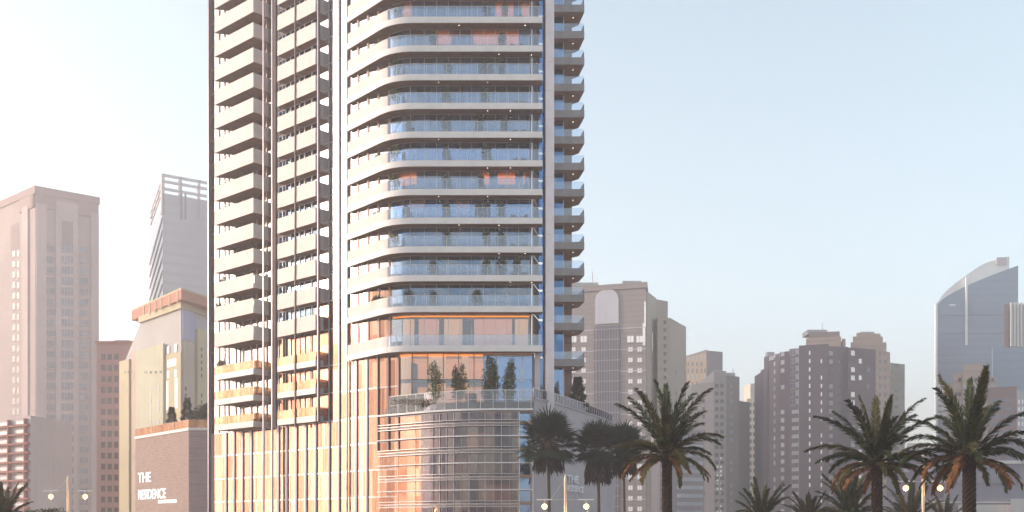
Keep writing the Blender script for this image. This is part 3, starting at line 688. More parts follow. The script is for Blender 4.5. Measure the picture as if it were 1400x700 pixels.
# ------------------------------------------------------------------ date palms
def frond_mesh(el, length, curve_, dens=140, lw=.72, seed=0):
    """one feather leaf leaving the crown at elevation el, bending down by curve_ radians"""
    rs = random.Random(seed); mb = MB(); mb.open = True; n = 22; pts = []; p = Vector((0, 0, 0)); a = el
    for i in range(n+1):
        pts.append(p.copy()); p = p + Vector((math.cos(a), 0, math.sin(a)))*(length/n); a -= curve_/n*(.5+1.0*i/n)
    sw = rs.uniform(-.5, .5)
    for i, q in enumerate(pts): q.y += sw*(i/n)**2*length*.12
    mb.tube([tuple(q) for q in pts], [.045*(1-.85*i/n)+.006 for i in range(n+1)], 5, 1)
    for k in range(dens):
        t = .10 + .9*(k/dens); i = min(int(t*n), n-1); f = t*n-i; q = pts[i].lerp(pts[i+1], f); tg = (pts[i+1]-pts[i]).normalized()
        env = math.sin(math.pi*min(1, .22+t*.70))**.6*lw
        up = Vector((0, 1, 0)).cross(tg)*-1
        for s_ in (-1, 1):
            d = (tg*(.95+.3*t) + Vector((0, s_, 0))*rs.uniform(.35, .85) + up*rs.uniform(-.6, .35) + Vector((0, 0, -rs.uniform(.05, .3)))).normalized()
            mb.leaf(q, d, rnd_dir()*.6+up, env*rs.uniform(.75, 1.1), .085, 0)
    return mb
FR = {}
def frond_data(key, el, length, curve_, mats):
    mb = frond_mesh(el, length, curve_, 140 if el > 0 else 90, .72 if el > .2 else .55, seed=hash(key) % 1000 if not isinstance(key, tuple) else key[0]*31+key[1])
    me = bpy.data.meshes.new('frond'); me.from_pydata(mb.v, [], mb.f)
    for m in mats: me.materials.append(m)
    me.polygons.foreach_set('material_index', mb.m); me.update(); FR[key] = me
specs = [(R(84), 5.1, .45), (R(70), 5.2, .75), (R(55), 5.0, 1.1), (R(38), 4.6, 1.35), (R(20), 4.2, 1.5), (R(4), 4.0, 1.35), (R(-8), 3.7, 1.05)]
for li, (el, le, cv) in enumerate(specs):
    for v in range(3):
        frond_data((li, v), el+R(random.uniform(-6, 6)), le*random.uniform(.88, 1.05), cv*random.uniform(.75, 1.2),
                   [M['frond'] if (v != 1) else M['frond2'], M['rachis']] if li < 5 else ([M['frond2'] if v else M['frond_dry'], M['rachis']] if li == 5 else [M['frond_dry'] if v else M['frond2'], M['rachis']]))
def palm_trunk(h, r0, r1):
    mb = MB(); N = 14; K = int(h/.16)
    for i in range(K+1):
        z = h*i/K; rr = r0+(r1-r0)*i/K; rr *= 1.0+.35*max(0, (z-h+.9)/.9)
        for j in range(N):
            a = 2*math.pi*(j+.5*(i % 2))/N; q = rr*(1+(.13 if (i+j) % 2 else -.04)); mb.v.append((q*math.cos(a), q*math.sin(a), z))
    for i in range(K):
        for j in range(N): l = (j+1) % N; mb.f.append((i*N+j, i*N+l, (i+1)*N+l, (i+1)*N+j)); mb.m.append(0)
    mb.f.append(tuple(K*N+j for j in range(N))); mb.m.append(0)
    return mb
def date_palm(px, py, Y, sc_, label, counts=(3, 4, 5, 6, 6, 7, 6), seed=1, rad=.33, group='date palms in front of the tower'):
    rs = random.Random(seed); x, _ = P(px, Y); zc = Zp(py, Y)
    r_ = root('date_palm', (x, Y, .13), label, 'tree', group)
    h = zc-.13; palm_trunk(h, rad*1.12, rad).build('trunk', M['trunk'], r_, origin=(0, 0, 0))
    mb = MB(); mb.tube([(0, 0, h-.5), (0, 0, h), (0, 0, h+.5)], [rad*1.3, rad*1.5, rad*.5], 12); mb.build('crown_shaft', M['trunk'], r_, origin=(0, 0, 0))
    for li, n in enumerate(counts):
        a0 = rs.uniform(0, 6.28)
        for k in range(n):
            me = FR[(li, rs.randrange(3))]; o = bpy.data.objects.new('frond', me); C.objects.link(o); o.parent = r_
            a = a0+6.283*k/n+rs.uniform(-.3, .3); s_ = sc_*rs.uniform(.85, 1.08)
            o.location = (math.cos(a)*rad*.5, math.sin(a)*rad*.5, h+.1-.06*li); o.rotation_euler = (rs.uniform(-.1, .1), rs.uniform(-.12, .12), a); o.scale = (s_, s_, s_)
    return r_
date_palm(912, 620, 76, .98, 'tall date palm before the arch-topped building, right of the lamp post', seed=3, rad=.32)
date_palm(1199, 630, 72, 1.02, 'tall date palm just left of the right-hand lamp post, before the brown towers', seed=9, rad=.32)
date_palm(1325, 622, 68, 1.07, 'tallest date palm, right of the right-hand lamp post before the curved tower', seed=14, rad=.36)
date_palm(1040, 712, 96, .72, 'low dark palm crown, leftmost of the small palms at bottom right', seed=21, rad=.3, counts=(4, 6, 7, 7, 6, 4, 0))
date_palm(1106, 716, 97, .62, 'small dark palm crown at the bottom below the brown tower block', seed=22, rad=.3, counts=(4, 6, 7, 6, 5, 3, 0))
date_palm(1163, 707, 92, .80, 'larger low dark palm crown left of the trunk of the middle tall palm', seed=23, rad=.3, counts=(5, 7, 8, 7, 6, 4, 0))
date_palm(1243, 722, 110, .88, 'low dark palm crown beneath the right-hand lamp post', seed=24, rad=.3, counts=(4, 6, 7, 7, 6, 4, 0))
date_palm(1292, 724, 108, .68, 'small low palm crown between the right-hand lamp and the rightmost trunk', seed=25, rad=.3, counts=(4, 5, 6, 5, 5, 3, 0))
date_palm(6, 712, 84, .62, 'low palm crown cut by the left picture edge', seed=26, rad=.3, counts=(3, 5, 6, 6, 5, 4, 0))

# ------------------------------------------------------------------ fan palms
def fan_palm(px, py, Y, rad, label, skirt_h, seed, trunk_r=.17):
    rs = random.Random(seed); x, _ = P(px, Y); zc = Zp(py, Y); h = zc-.13
    r_ = root('fan_palm', (x, Y, .13), label, 'tree', 'fan palms beside the podium')
    t = MB(); t.tube([(0, 0, 0), (.08, 0, h*.4), (0, 0, h*.8), (0, 0, h)], [trunk_r*1.6, trunk_r*1.1, trunk_r, trunk_r], 10); t.build('trunk', M['bark'], r_, origin=(0, 0, 0))
    mb = MB(); mb.open = True
    for k in range(78):
        el = R(rs.uniform(-30, 85)); a = rs.uniform(0, 6.283); d = Vector((math.cos(a)*math.cos(el), math.sin(a)*math.cos(el), math.sin(el)))
        L_ = rad*rs.uniform(.5, .72); e = Vector((0, 0, h)) + d*L_ + Vector((0, 0, -.12*L_)); mb.tube([(0, 0, h), tuple(e)], [.03, .015], 4, 1)
        side = d.cross(Vector((0, 0, 1))).normalized(); upv = side.cross(d); tilt = rs.uniform(-.5, .5)
        for q in range(22):
            an = R(-125+250*q/21); dd = (d*math.cos(an)+side*math.sin(an)+upv*(tilt*.3+.12*math.sin(an*2))+Vector((0, 0, -.28))).normalized()
            mb.leaf(e, dd, upv+rnd_dir()*.3, rad*rs.uniform(.38, .55), .17, 0)
    mb.build('crown', [M['fan_leaf'], M['bark']], r_, origin=(0, 0, 0))
    if skirt_h:
        mb = MB(); mb.open = True
        for k in range(620):
            a = rs.uniform(0, 6.283); z = h-rs.random()**.8*skirt_h*.75; rr = rad*.42*(.3+.7*min(1, (h-z)/skirt_h*1.6+.25))*rs.uniform(.5, 1.0)
            d = Vector((math.cos(a)*.25, math.sin(a)*.25, -1)).normalized(); mb.leaf((math.cos(a)*rr, math.sin(a)*rr, z), d, rnd_dir(), rs.uniform(.7, 1.3), .22, 0)
        mb.build('dead_leaf_skirt', M['skirt'], r_, origin=(0, 0, 0))
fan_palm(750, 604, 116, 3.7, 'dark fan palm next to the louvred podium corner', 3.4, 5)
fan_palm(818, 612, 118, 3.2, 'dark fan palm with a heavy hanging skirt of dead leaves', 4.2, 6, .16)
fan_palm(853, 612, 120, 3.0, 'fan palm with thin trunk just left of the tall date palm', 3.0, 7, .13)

# shrubs lower left
for px, py, Y, w_, lab in ((46, 700, 82, 1.3, 'brownish clipped shrub at the lower left edge beside the palm crown'), (68, 701, 83, 1.0, 'brownish low shrub at lower left nearest the lamp post')):
    x, _ = P(px, Y); zt = Zp(py-9, Y); r_ = root('large_shrub', (x, Y, .13), lab, 'shrub', 'shrubs at lower left')
    t = MB(); t.tube([(0, 0, 0), (.1, 0, zt-1.4)], [.12, .07], 7); t.build('trunk', M['bark'], r_, origin=(0, 0, 0))
    mb = MB(); mb.open = True; blob_leaves(mb, [((random.uniform(-w_, w_)*.8, random.uniform(-.8, .8), zt-.9-random.random()*.8), (.7, .6)) for _ in range(9)], 2200, .2)
    mb.build('crown', [mat('dusty_leaf', (.12, .085, .04), .8, var=.4), M['leaf2']], r_, origin=(0, 0, 0))

# ------------------------------------------------------------------ street lamps
def lamp(px, Y, ytop, yarm, half_px, label, poler=.13):
    x, _ = P(px, Y); zt = Zp(ytop, Y); za = Zp(yarm, Y); hw = half_px*Y/F
    r_ = root('street_lamp', (x, Y, .13), label, 'street lamp', 'twin-headed street lamps'); O = (x, Y, .13)
    m = MB(); m.tube([(x, Y, .13), (x, Y, .5), (x, Y, .55), (x, Y, zt-.5), (x, Y, zt)], [.2, .2, .12, poler, .02], 12); m.build('pole', M['pole'], r_)
    m = MB(); m.tube([(x-hw, Y, za), (x+hw, Y, za-.03)], .03, 6); m.build('crossarm', M['silver'], r_)
    for s_ in (-1, 1):
        m = MB(); m.tube([(x, Y, zt-.45), (x+s_*hw*.72, Y, za)], .022, 5); m.build('stay', M['silver'], r_)
        m = MB(); cx = x+s_*hw*1.02; m.prism([(cx-.72, Y-.14), (cx+.72, Y-.14), (cx+.72, Y+.14), (cx-.72, Y+.14)], za-.05, za+.05)
        hd = m.build('lamp_head', M['head'], r_)
        m = MB(); m.tube([(cx, Y, za-.05), (cx, Y, za-.42)], [.05, .05], 8); m.build('lamp_stem', M['silver'], hd)
        ld = bpy.data.lights.new('lamp_light', 'POINT'); ld.energy = 60; ld.color = (1, .55, .22); ld.shadow_soft_size = .12
        lo_ = bpy.data.objects.new('lamp_light', ld); C.objects.link(lo_); lo_.parent = hd; lo_.location = (cx-x, 0, za-1.05-.13)
        m = MB(); m.tube([(cx, Y, za-.40), (cx, Y, za-.47), (cx, Y, za-.62), (cx, Y, za-.78), (cx, Y, za-.86)], [.07, .20, .26, .20, .05], 14); m.build('lamp_globe', M['bulb'], hd, True)
lamp(773, 100, 648, 683, 28, 'twin-headed street lamp in front of the glass podium corner, both globes lit')
lamp(1262, 100, 618, 658, 23, 'twin-headed street lamp between the two right-hand palms, both globes lit')
lamp(93, 118, 649, 671, 23, 'twin-headed street lamp at far left before the pink tower')

# ================================================================== BACKGROUND BUILDINGS
def bmat(name, col, **k):
    k.setdefault('var', .16); k.setdefault('scale', .06); k.setdefault('streak', .22); return mat(name, col, .85, **k)
WM = {'dark': mat('far_window_dark', (.07, .07, .09), .15, var=.5, scale=.08, spec=.8), 'pale': mat('far_window_pale', (.55, .55, .60), .3, var=.4, scale=.12), 'blue': mat('far_window_blue', (.16, .19, .26), .15, var=.5, scale=.1, spec=.8),
      'lit': mat('far_window_white', (.8, .78, .78), .4, var=.15, scale=.2, emit=(1, .95, .92), estr=.12), 'frame': mat('far_frame', (.45, .40, .40), .7)}
_wm = {}
def window_mesh(w_, h_, mk, frame=True):
    key = (round(w_, 2), round(h_, 2), mk, frame)
    if key not in _wm:
        b = MB(); t = min(.12, w_*.08)
        b.box(-w_/2, w_/2, -.06, .05, 0, h_, 0)
        if frame:
            b.box(-w_/2-t, w_/2+t, -.28, .05, -t*1.5, -.005, 1); b.box(-w_/2-t, w_/2+t, -.16, .05, h_+.005, h_+t, 1)
            b.box(-t/2, t/2, -.10, -.061, 0, h_, 1)
        me = bpy.data.meshes.new('window'); me.from_pydata(b.v, [], b.f); me.materials.append(WM[mk]); me.materials.append(WM['frame'])
        me.polygons.foreach_set('material_index', b.m); me.update(); _wm[key] = me
    return _wm[key]
class Bld:
    """a far building: solids plus windows placed on its facades"""
    def __init__(s, name, loc, label, cat='building', group=None):
        s.r = root(name, loc, label, cat, group); s.w = []
    def solid(s, name, poly, z0, z1, m, ztop=None):
        b = MB(); b.prism(poly, z0, z1, ztop=ztop); return b.build(name, m, s.r)
    def add(s, seg, px, py, w_, h_, mk='dark', keep=1.0, frame=True):
        p, d, _ = hit(seg, px); z = Zp(py, p[1])
        if z < 1: return
        if random.random() <= keep: s.w.append((p, d, z, w_, h_, mk, frame))
    def done(s):
        o_ = Vector(s.r['_o']); s.w.sort(key=lambda q: -(q[3]*q[4])/(q[0][1]**2))
        for (p, d, z, w_, h_, mk, fr) in s.w[:100]:
            o = bpy.data.objects.new('window', window_mesh(w_, h_, mk, fr)); C.objects.link(o); o.parent = s.r
            o.location = Vector((p[0], p[1], z))-o_; o.rotation_euler = (0, 0, math.atan2(d[1], d[0]))
        if len(s.w) > 100:
            mb = MB(); mats = ['dark', 'pale', 'blue', 'lit']
            for (p, d, z, w_, h_, mk, fr) in s.w[100:]:
                mb.post(p, d, w_, -.06, .05, z, z+h_, mats.index(mk))
                if fr: mb.post(p, d, w_+.2, -.28, .05, z-.18, z-.01, 4)
            mb.build('more_windows', [WM[m] for m in mats]+[WM['frame']], s.r)['kind'] = 'stuff'

# ---- A: tall pinkish tower at far left
def seg(*pts): return [P(px, Y) for px, Y in pts]
KA = 1.35; cl = (-143.4*KA, 330.0*KA); ca = (-176*KA, 359*KA); cb = (-128.7*KA, 341.6*KA)
# the right-hand face drawn a little longer behind
t = Bld('apartment_tower', (-200, 470, 0), 'tall dusty pink corner tower at the far left, flat roof', 'tower')
pk = bmat('pink_stone', (.42, .345, .33), wave=(3.4, .10, .25)); pk2 = bmat('pink_stone_trim', (.38, .275, .26)); pk3 = bmat('pink_stone_pale', (.52, .42, .41))
ztop = Zp(254, 330*KA)
t.solid('wall', [cl, cb, (cb[0]-40, cb[1]+46), ca], 0, ztop-3, pk)
t.solid('parapet', [(cl[0], cl[1]-.6), (cb[0]+.6, cb[1]-.2), (cb[0]-40, cb[1]+47), (ca[0]-1, ca[1])], ztop-3, ztop, pk2)
L1 = [ca, cl]; L2 = [cl, cb]
def bay(bld, sg, pa, pb, z0, z1, out, m, name='bay'):
    b = MB(); b.strip(sub(sg, pa, pb), -out, .0, z0, z1); return b.build(name, m, bld.r)
for (pa, pb) in ((44, 47.5), (49, 76), (104, 132)): bay(t, L2 if pa > 46 else L1, pa, pb, ztop-8.6, ztop-3.1, .5, pk2, 'cornice_block')
bay(t, L1, 28, 47.5, ztop-8.6, ztop-3.1, .5, pk2, 'cornice_block')
bay(t, L2, 76, 106, 0, ztop-4.8, .9, pk3, 'bay'); bay(t, L2, 49, 63, 0, ztop-7, .7, pk3, 'pilaster'); bay(t, L2, 124, 134.5, 0, ztop-7, .7, pk3, 'pilaster')
bay(t, L1, 32, 40, 0, ztop-7, .7, pk3, 'pilaster')
for i in range(28):
    y = 345+i*14.4
    for px, w_ in ((67, 2.0), (72, 1.6)): t.add([(q[0], q[1]) for q in L2], px, y, w_*1.2, 2.6, 'blue')
    for px in (88, 96.5): t.add(offset(sub(L2, 76, 106), -.95), px, y, 2.2, 2.8, 'blue')
    for px in (112, 118): t.add(L2, px, y, 1.5, 2.4, 'blue')
    t.add(L1, 19, y+6, 2.5, 2.6, 'dark'); t.add(L1, 25, y+6, 1.6, 2.6, 'dark')
tw = bmat('recess_panel', (.30, .24, .24)); bay(t, offset(sub(L2, 76, 106), -.95), 84.5, 100, Zp(338, 333*KA), Zp(300, 333*KA), .05, tw, 'tall_window')
bay(t, L1, 15, 26, Zp(340, 338*KA), Zp(305, 338*KA), .1, tw, 'tall_window')
t.done()
# ---- low striped block at far left edge
t = Bld('office_block', (-150, 250, 0), 'low pale block with red-brown balcony stripes at the bottom left edge')
cw = bmat('pale_render', (.60, .50, .50)); rb = bmat('red_brown_band', (.40, .16, .13))
q0 = P(-30, 262); q1 = P(42, 250); q2 = P(52, 268)
t.solid('wall', [q0, q1, (q1[0]+3, q1[1]+16), (q0[0], q0[1]+20)], 0, Zp(568, 250), cw)
for i in range(11):
    y = 581+i*12.6
    b = MB(); b.strip([q0, q1], -.9, -.02, Zp(y+1.2, 250), Zp(y-1.2, 250)); b.build('floor_band', rb, t.r)
    b = MB(); b.strip([q0, q1], -.06, -.02, Zp(y-2.6, 250), Zp(y-6.8, 250)); b.build('window_strip', WM['pale'], t.r)
for px in (15.5, 38): p, d, _ = hit([q0, q1], px); b = MB(); b.post(p, d, .35, -1.0, -.05, 0, Zp(572, 250)); b.build('column', rb, t.r)
t.done()
# ---- plain dull-pink slab
t = Bld('apartment_block', (-100, 300, 0), 'plain dull pink block between the pink tower and the cream one')
dp = bmat('dull_pink', (.44, .26, .25)); a1 = P(132, 300); a2 = P(176, 300)
t.solid('wall', [a1, (a2[0]+2, a2[1]), (a2[0]+2, a2[1]+25), (a1[0], a1[1]+25)], 0, Zp(470, 300), dp)
t.solid('parapet', [(a1[0]-.3, a1[1]-.4), (a2[0]+2, a2[1]-.4), (a2[0]+2, a2[1]+25), (a1[0]-.3, a1[1]+25)], Zp(470, 300), Zp(466.5, 300), bmat('dull_pink_trim', (.42, .20, .17)))
for i in range(15):
    for px in (141, 150, 159): t.add([a1, a2], px, 492+i*15, 1.1, 1.6, 'dark', 1, False)
t.done()
# ---- pale glass office tower with open roof frame
t = Bld('glass_office_tower', (-140, 470, 0), 'pale glass office tower with an open white roof frame', 'tower')
Yt = 460; e0 = P(205, Yt*1.12); e1 = P(222.5, Yt); e2 = P(300, Yt*1.03)
zt = Zp(254, Yt)
pg = mat('pale_curtain_wall', (.38, .385, .42), .25, var=.15, scale=.05, wave=(4.2, .16, .35), spec=.6); wf = bmat('white_frame_far', (.62, .60, .61)); brm = bmat('brace_grey', (.24, .25, .28))
t.solid('wall', [e0, e1, e2, (e2[0]-10, e2[1]+35), (e0[0]+2, e0[1]+25)], 0, zt-3, pg)
b = MB()
for zz in (zt+4.2, zt+1.6, zt-1.5): b.strip([e0, e1, e2], 0, 1.0, zz, zz+1.0)
for px in (222.8, 247, 272): p, d, _ = hit([e1, e2], px); b.post(p, d, 1.2, 0, 1.4, zt-12, zt+5.1)
for f in (.0, .25, .5, .75): b.box(e1[0]+(e0[0]-e1[0])*f-.3, e1[0]+(e0[0]-e1[0])*f+.5, e1[1]+(e0[1]-e1[1])*f+.2, e1[1]+(e0[1]-e1[1])*f+1, zt-3, zt+4.2)
b.build('roof_frame', wf, t.r)
for i in range(26):   # diagonal bracing on the narrow side, one brace each
    z0_ = zt-14-i*5.6
    if z0_ < 5: break
    b = MB(); n2 = len(b.v); o0 = offset([e0, e1], -.35); 
    b.v += [(o0[0][0], o0[0][1], z0_-6), (o0[1][0], o0[1][1], z0_), (o0[1][0], o0[1][1], z0_+1.0), (o0[0][0], o0[0][1], z0_-5)]
    o1 = offset([e0, e1], -.05); b.v += [(o1[0][0], o1[0][1], z0_-6), (o1[1][0], o1[1][1], z0_), (o1[1][0], o1[1][1], z0_+1.0), (o1[0][0], o1[0][1], z0_-5)]
    for fc in ((0, 1, 2, 3), (7, 6, 5, 4), (0, 4, 5, 1), (1, 5, 6, 2), (2, 6, 7, 3), (3, 7, 4, 0)): b.f.append(fc); b.m.append(0)
    b.build('brace', brm, t.r)
for px in (248, 253.5): t.add([e1, e2], px, 300, .9, 11, 'blue', 1, False)
t.done()
# ---- cream tower with sloping crown and red cornice
t = Bld('cream_tower', (-105, 290, 0), 'cream tower with sloping grey crown and projecting red-orange cornice', 'tower')
cr = bmat('cream_stone', (.62, .54, .36)); crp = bmat('cream_pink', (.60, .48, .40)); gy = bmat('grey_crown', (.52, .49, .48)); ro = bmat('red_cornice', (.56, .27, .19))
lil = bmat('lilac_panel', (.47, .45, .60))
Yc = 270; f0 = P(166, Yc*1.10); f1 = P(247, Yc); f2 = P(300, Yc*1.06)
zb_ = Zp(480, Yc); zcr = Zp(421, Yc)
bk0 = (f0[0]+6, f0[1]+26); bk2 = (f2[0]-8, f2[1]+26)
t.solid('wall', [f0, f1, f2, bk2, bk0], 0, zb_, cr)
g0_ = P(188, Yc*1.065); bkm = (g0_[0]+6, g0_[1]+18)
b = MB()   # tapering crown
lo = [f0, f1, f2, bk2, bk0]; f1t = (f1[0]+.4, f1[1]+.8); hi = [P(192, Yc*1.075), P(247.5, Yc*1.005), f2, bk2, bkm]
lo = [(p[0]*.999+.05, p[1]+.1) for p in lo]
n5 = len(b.v); b.v += [(p[0], p[1], zb_) for p in lo]+[(p[0], p[1], zcr) for p in hi]
for i in range(5): j = (i+1) % 5; b.f.append((i, j, 5+j, 5+i)); b.m.append(0)
b.f.append((4, 3, 2, 1, 0)); b.f.append((5, 6, 7, 8, 9)); b.m += [0, 0]; b.build('crown', gy, t.r)
hc = [P(180, Yc*1.09), P(247.8, Yc*.99), (f2[0]+2, f2[1]-3), (bk2[0], bk2[1]+2), (bkm[0]-4, bkm[1]+2)]
hi2 = [P(189, Yc*1.072), P(247.4, Yc*.999), f2, bk2, bkm]
t.solid('crown_band', hi2, zcr, zcr+1.6, cr)
t.solid('cornice', hc, zcr+1.6, zcr+4.0, ro)
t.solid('cornice_cap', [(p[0], p[1]) for p in hc], zcr+4.01, zcr+4.45, cr)
for px in (197, 205, 213, 221, 232, 243): p, d, _ = hit(hc[:2], px); b = MB(); b.post(p, d, .5, -.15, .1, zcr+1.0, zcr+4.0); b.build('cornice_bracket', cr, t.r)
FL = [f0, f1]
bay(t, FL, 167, 180, 0, Zp(480, 285)-1, .8, cr, 'pier'); bay(t, FL, 181, 189, 0, Zp(476, 285), .3, crp, 'bay'); bay(t, FL, 189, 226, 0, Zp(473, 280), .6, bmat('cream_green', (.58, .56, .42)), 'bay')
bay(t, [f1, f2], 249, 264, 0, Zp(466, 272), .5, crp, 'bay'); bay(t, [f1, f2], 249, 266, Zp(465, 272), Zp(424, 272), .25, lil, 'lilac_panel'); bay(t, [f1, f2], 266, 278, 0, Zp(446, 272), .9, cr, 'stair_tower')
for (px, py, w_, h_) in ((230, 483, 1.2, 1.7), (240, 481, 1.2, 1.9), (235, 501, 5.0, 1.8), (230, 517, 1.2, 1.8), (240, 515, 1.2, 1.8), (229, 560, 1.2, 7.2), (241, 558, 1.5, 7.5)): t.add(FL, px, py, w_, h_, 'lit', 1, False)
for i in range(9):
    for px in (206, 217): t.add(offset(sub(FL, 189, 226), -.62), px, 534+i*9, .9, 1.0, 'pale', .8, False)
for px in (171, 175, 179.5, 198, 205, 212, 219): t.add(offset(sub(FL, 167, 226), -.85), px, 510, .6, .5, 'blue', 1, False)
for i in range(14):
    t.add(offset(sub([f1, f2], 266, 278), -.92), 275.5, 480+i*9, .5, .9, 'blue', .8, False); t.add(offset(sub([f1, f2], 249, 264), -.55), 254, 534+i*9, .5, .9, 'blue', .8, False)
t.done()

# ---- arch-topped building right of the tower
t = Bld('arch_building', (40, 370, 0), 'grey stone building with a tall pale arched panel near its roof')
st = bmat('grey_stone', (.36, .31, .30), wave=(1.7, .16, .3), var=.1); st2 = bmat('tan_stone', (.48, .40, .33), wave=(3.4, .12, .3)); whp = bmat('pale_panel', (.66, .64, .70))
Ya = 350; h0 = P(760, Ya*1.01); h1 = P(883, Ya*.985)
t.solid('wall', [h0, h1, (h1[0]+6, h1[1]+40), (h0[0], h0[1]+40)], 0, Zp(389, Ya*.985)-1, st)
t.solid('parapet', [(h0[0], h0[1]-.5), (h1[0]+.4, h1[1]-.5), (h1[0]+6.5, h1[1]+41), (h0[0], h0[1]+41)], Zp(389, Ya*.985)-1, Zp(387, Ya*.985)+.3, st)
FA = [h0, h1]
# stepped tan wings
w0 = P(884, Ya); w1 = P(897, Ya*1.03); t.solid('wing', [w0, w1, (w1[0]+2, w1[1]+30), (w0[0]+2, w0[1]+30)], 0, Zp(398, Ya), st2)
w2 = P(896.6, Ya*1.05); w3 = P(913, Ya*1.06); t.solid('wing', [w2, w3, (w3[0]+4, w3[1]+30), (w2[0], w2[1]+30)], 0, Zp(409, Ya*1.05), st2)
w4 = P(899, Ya*1.015); w5 = P(915, Ya*1.02); t.solid('wing', [w4, w5, (w5[0], w5[1]+6), (w4[0], w4[1]+6)], 0, Zp(435, Ya*1.02), st2)
w6 = P(915.2, Ya*1.04); w7 = P(938, Ya*1.12); t.solid('wing', [w6, w7, (w7[0]-2, w7[1]+20), (w6[0], w6[1]+30)], 0, Zp(438, Ya*1.04), st2, ztop=[Zp(434, Ya*1.04), Zp(447, Ya*1.12), Zp(447, Ya*1.12), Zp(434, Ya*1.04)])
# arch panel
b = MB(); d_ = ((h1[0]-h0[0]), (h1[1]-h0[1])); L = math.hypot(*d_); d_ = (d_[0]/L, d_[1]/L)
pA = hit(FA, 814)[0]; pB = hit(FA, 846)[0]; r_a = math.hypot(pB[0]-pA[0], pB[1]-pA[1])/2; mid_ = ((pA[0]+pB[0])/2, (pA[1]+pB[1])/2)
zs = Zp(398, Ya)-r_a*.9; pts = [(-r_a, Zp(444, Ya)), (r_a, Zp(444, Ya))]+[(r_a*math.cos(R(q*15)), zs+r_a*math.sin(R(q*15))) for q in range(13)]
nn = (d_[1], -d_[0])
fr_ = [(mid_[0]+d_[0]*u+nn[0]*.35, mid_[1]+d_[1]*u+nn[1]*.35, z) for u, z in pts]; bk_ = [(mid_[0]+d_[0]*u+nn[0]*.02, mid_[1]+d_[1]*u+nn[1]*.02, z) for u, z in pts]
n = len(fr_); b.v += fr_+bk_; b.f.append(tuple(range(n))); b.m.append(0)
for i in range(n): j = (i+1) % n; b.f.append((i, n+i, n+j, j)); b.m.append(0)
b.build('arched_panel', whp, t.r)
b = MB(); b.strip(sub(FA, 812, 848), -.3, -.02, 0, Zp(447, Ya)); cw_ = b.build('curtain_wall', bmat('grey_curtain', (.22, .20, .23)), t.r)
b = MB()
for k in range(9): p, d, _ = hit(FA, 816+k*3.6); b.post(p, d, .2, -.5, -.31, 0, Zp(447, Ya))
for k in range(22): b.strip(sub(FA, 812, 848), -.42, -.31, Zp(452+k*14.2, Ya), Zp(451, Ya)-k*14.2*Ya/F+.1)
b.build('window_frame', bmat('curtain_mullion', (.44, .41, .45)), cw_)
for i in range(20):
    y = 466+i*14.55
    for px in (784, 798, 862, 874.5): t.add(FA, px, y+(2 if i == 0 else 0), 1.35 if i else 2.0, 1.35 if i else 2.0, 'lit', 1, True)
    t.add([w4, w5], 909, 443+i*10.8, 1.0, 1.2, 'dark', 1, False); 
    t.add([w6, w7], 924, 470+i*14, .8, 1.3, 'dark', .6, False)
for i in range(11): b = MB(); b.strip(FA, -.12, -.01, Zp(452+i*29, Ya), Zp(450.8+i*29, Ya)); b.build('string_course', whp, t.r)
t.add(FA, 880.5, 472, .8, 7, 'lit', 1, False); t.add([w0, w1], 892, 480, .8, 6, 'lit', 1, False); t.add(FA, 882, 447, .5, 8, 'lit', 1, False)
t.done()
# ---- striped low building behind palm
t = Bld('striped_office', (48, 300, 0), 'low grey office with pale horizontal window bands behind the date palm')
Ys = 290; i0 = P(902, Ys); i1 = P(963, Ys*1.02)
t.solid('wall', [i0, i1, (i1[0], i1[1]+18), (i0[0], i0[1]+18)], 0, Zp(586, Ys), bmat('office_grey', (.34, .30, .31)))
for i in range(12):
    y = 596+i*11.4
    for pa, pb, mk in ((903, 918, 'lit'), (925, 961, 'pale')):
        b = MB(); b.strip(sub([i0, i1], pa+.5, pb), -.12, -.01, Zp(y+4, Ys), Zp(y-1.2, Ys)); b.build('window_band', bmat('band_warm', (.62, .46, .34)) if mk == 'lit' and i % 2 else WM['pale'], t.r)
t.done()
# ---- grey-beige stepped cluster
t = Bld('stepped_tower', (75, 470, 0), 'grey-beige stepped tower cluster with a sunlit lattice top floor', 'tower')
gb = bmat('grey_beige', (.36, .32, .31), wave=(3.4, .1, .3)); gb2 = bmat('beige_lattice', (.52, .38, .26)); gb3 = bmat('grey_beige_dark', (.33, .30, .29))
Yg = 450; j0 = P(938, Yg*1.12); j1 = P(966, Yg*1.08); j2 = P(988, Yg*1.09)
t.solid('wall', [j0, j1, (j1[0]+2, j1[1]+25), (j0[0], j0[1]+25)], 0, Zp(481, Yg*1.08), gb2); t.solid('wall', [(j1[0]+.05, j1[1]+.1), j2, (j2[0], j2[1]+25), (j1[0]+2, j1[1]+25)], 0, Zp(479, Yg*1.08), gb)
t.solid('parapet', [(j0[0], j0[1]-.5), (j1[0]+.3, j1[1]-.6), (j1[0]+2, j1[1]+25), (j0[0], j0[1]+25)], Zp(481, Yg*1.08), Zp(478, Yg*1.08), gb)
k0 = P(941, Yg*1.03); k1 = P(1011, Yg); k2 = P(1025, Yg*1.05)
t.solid('wall', [P(945, Yg*1.02), P(975, Yg), (P(975, Yg)[0], Yg+30), (P(945, Yg)[0], Yg+35)], 0, Zp(522, Yg), gb)
t.solid('wall', [(P(975, Yg)[0]+.05, Yg-1.5), (P(992, Yg)[0], Yg-1.5), (P(992, Yg)[0], Yg+30), (P(975, Yg)[0]+.05, Yg+30)], 0, Zp(508, Yg), gb)
t.solid('wall', [(P(992, Yg)[0]+.05, Yg), P(1011, Yg*1.01), (P(1011, Yg)[0], Yg+30), (P(992, Yg)[0], Yg+30)], 0, Zp(513, Yg), gb)
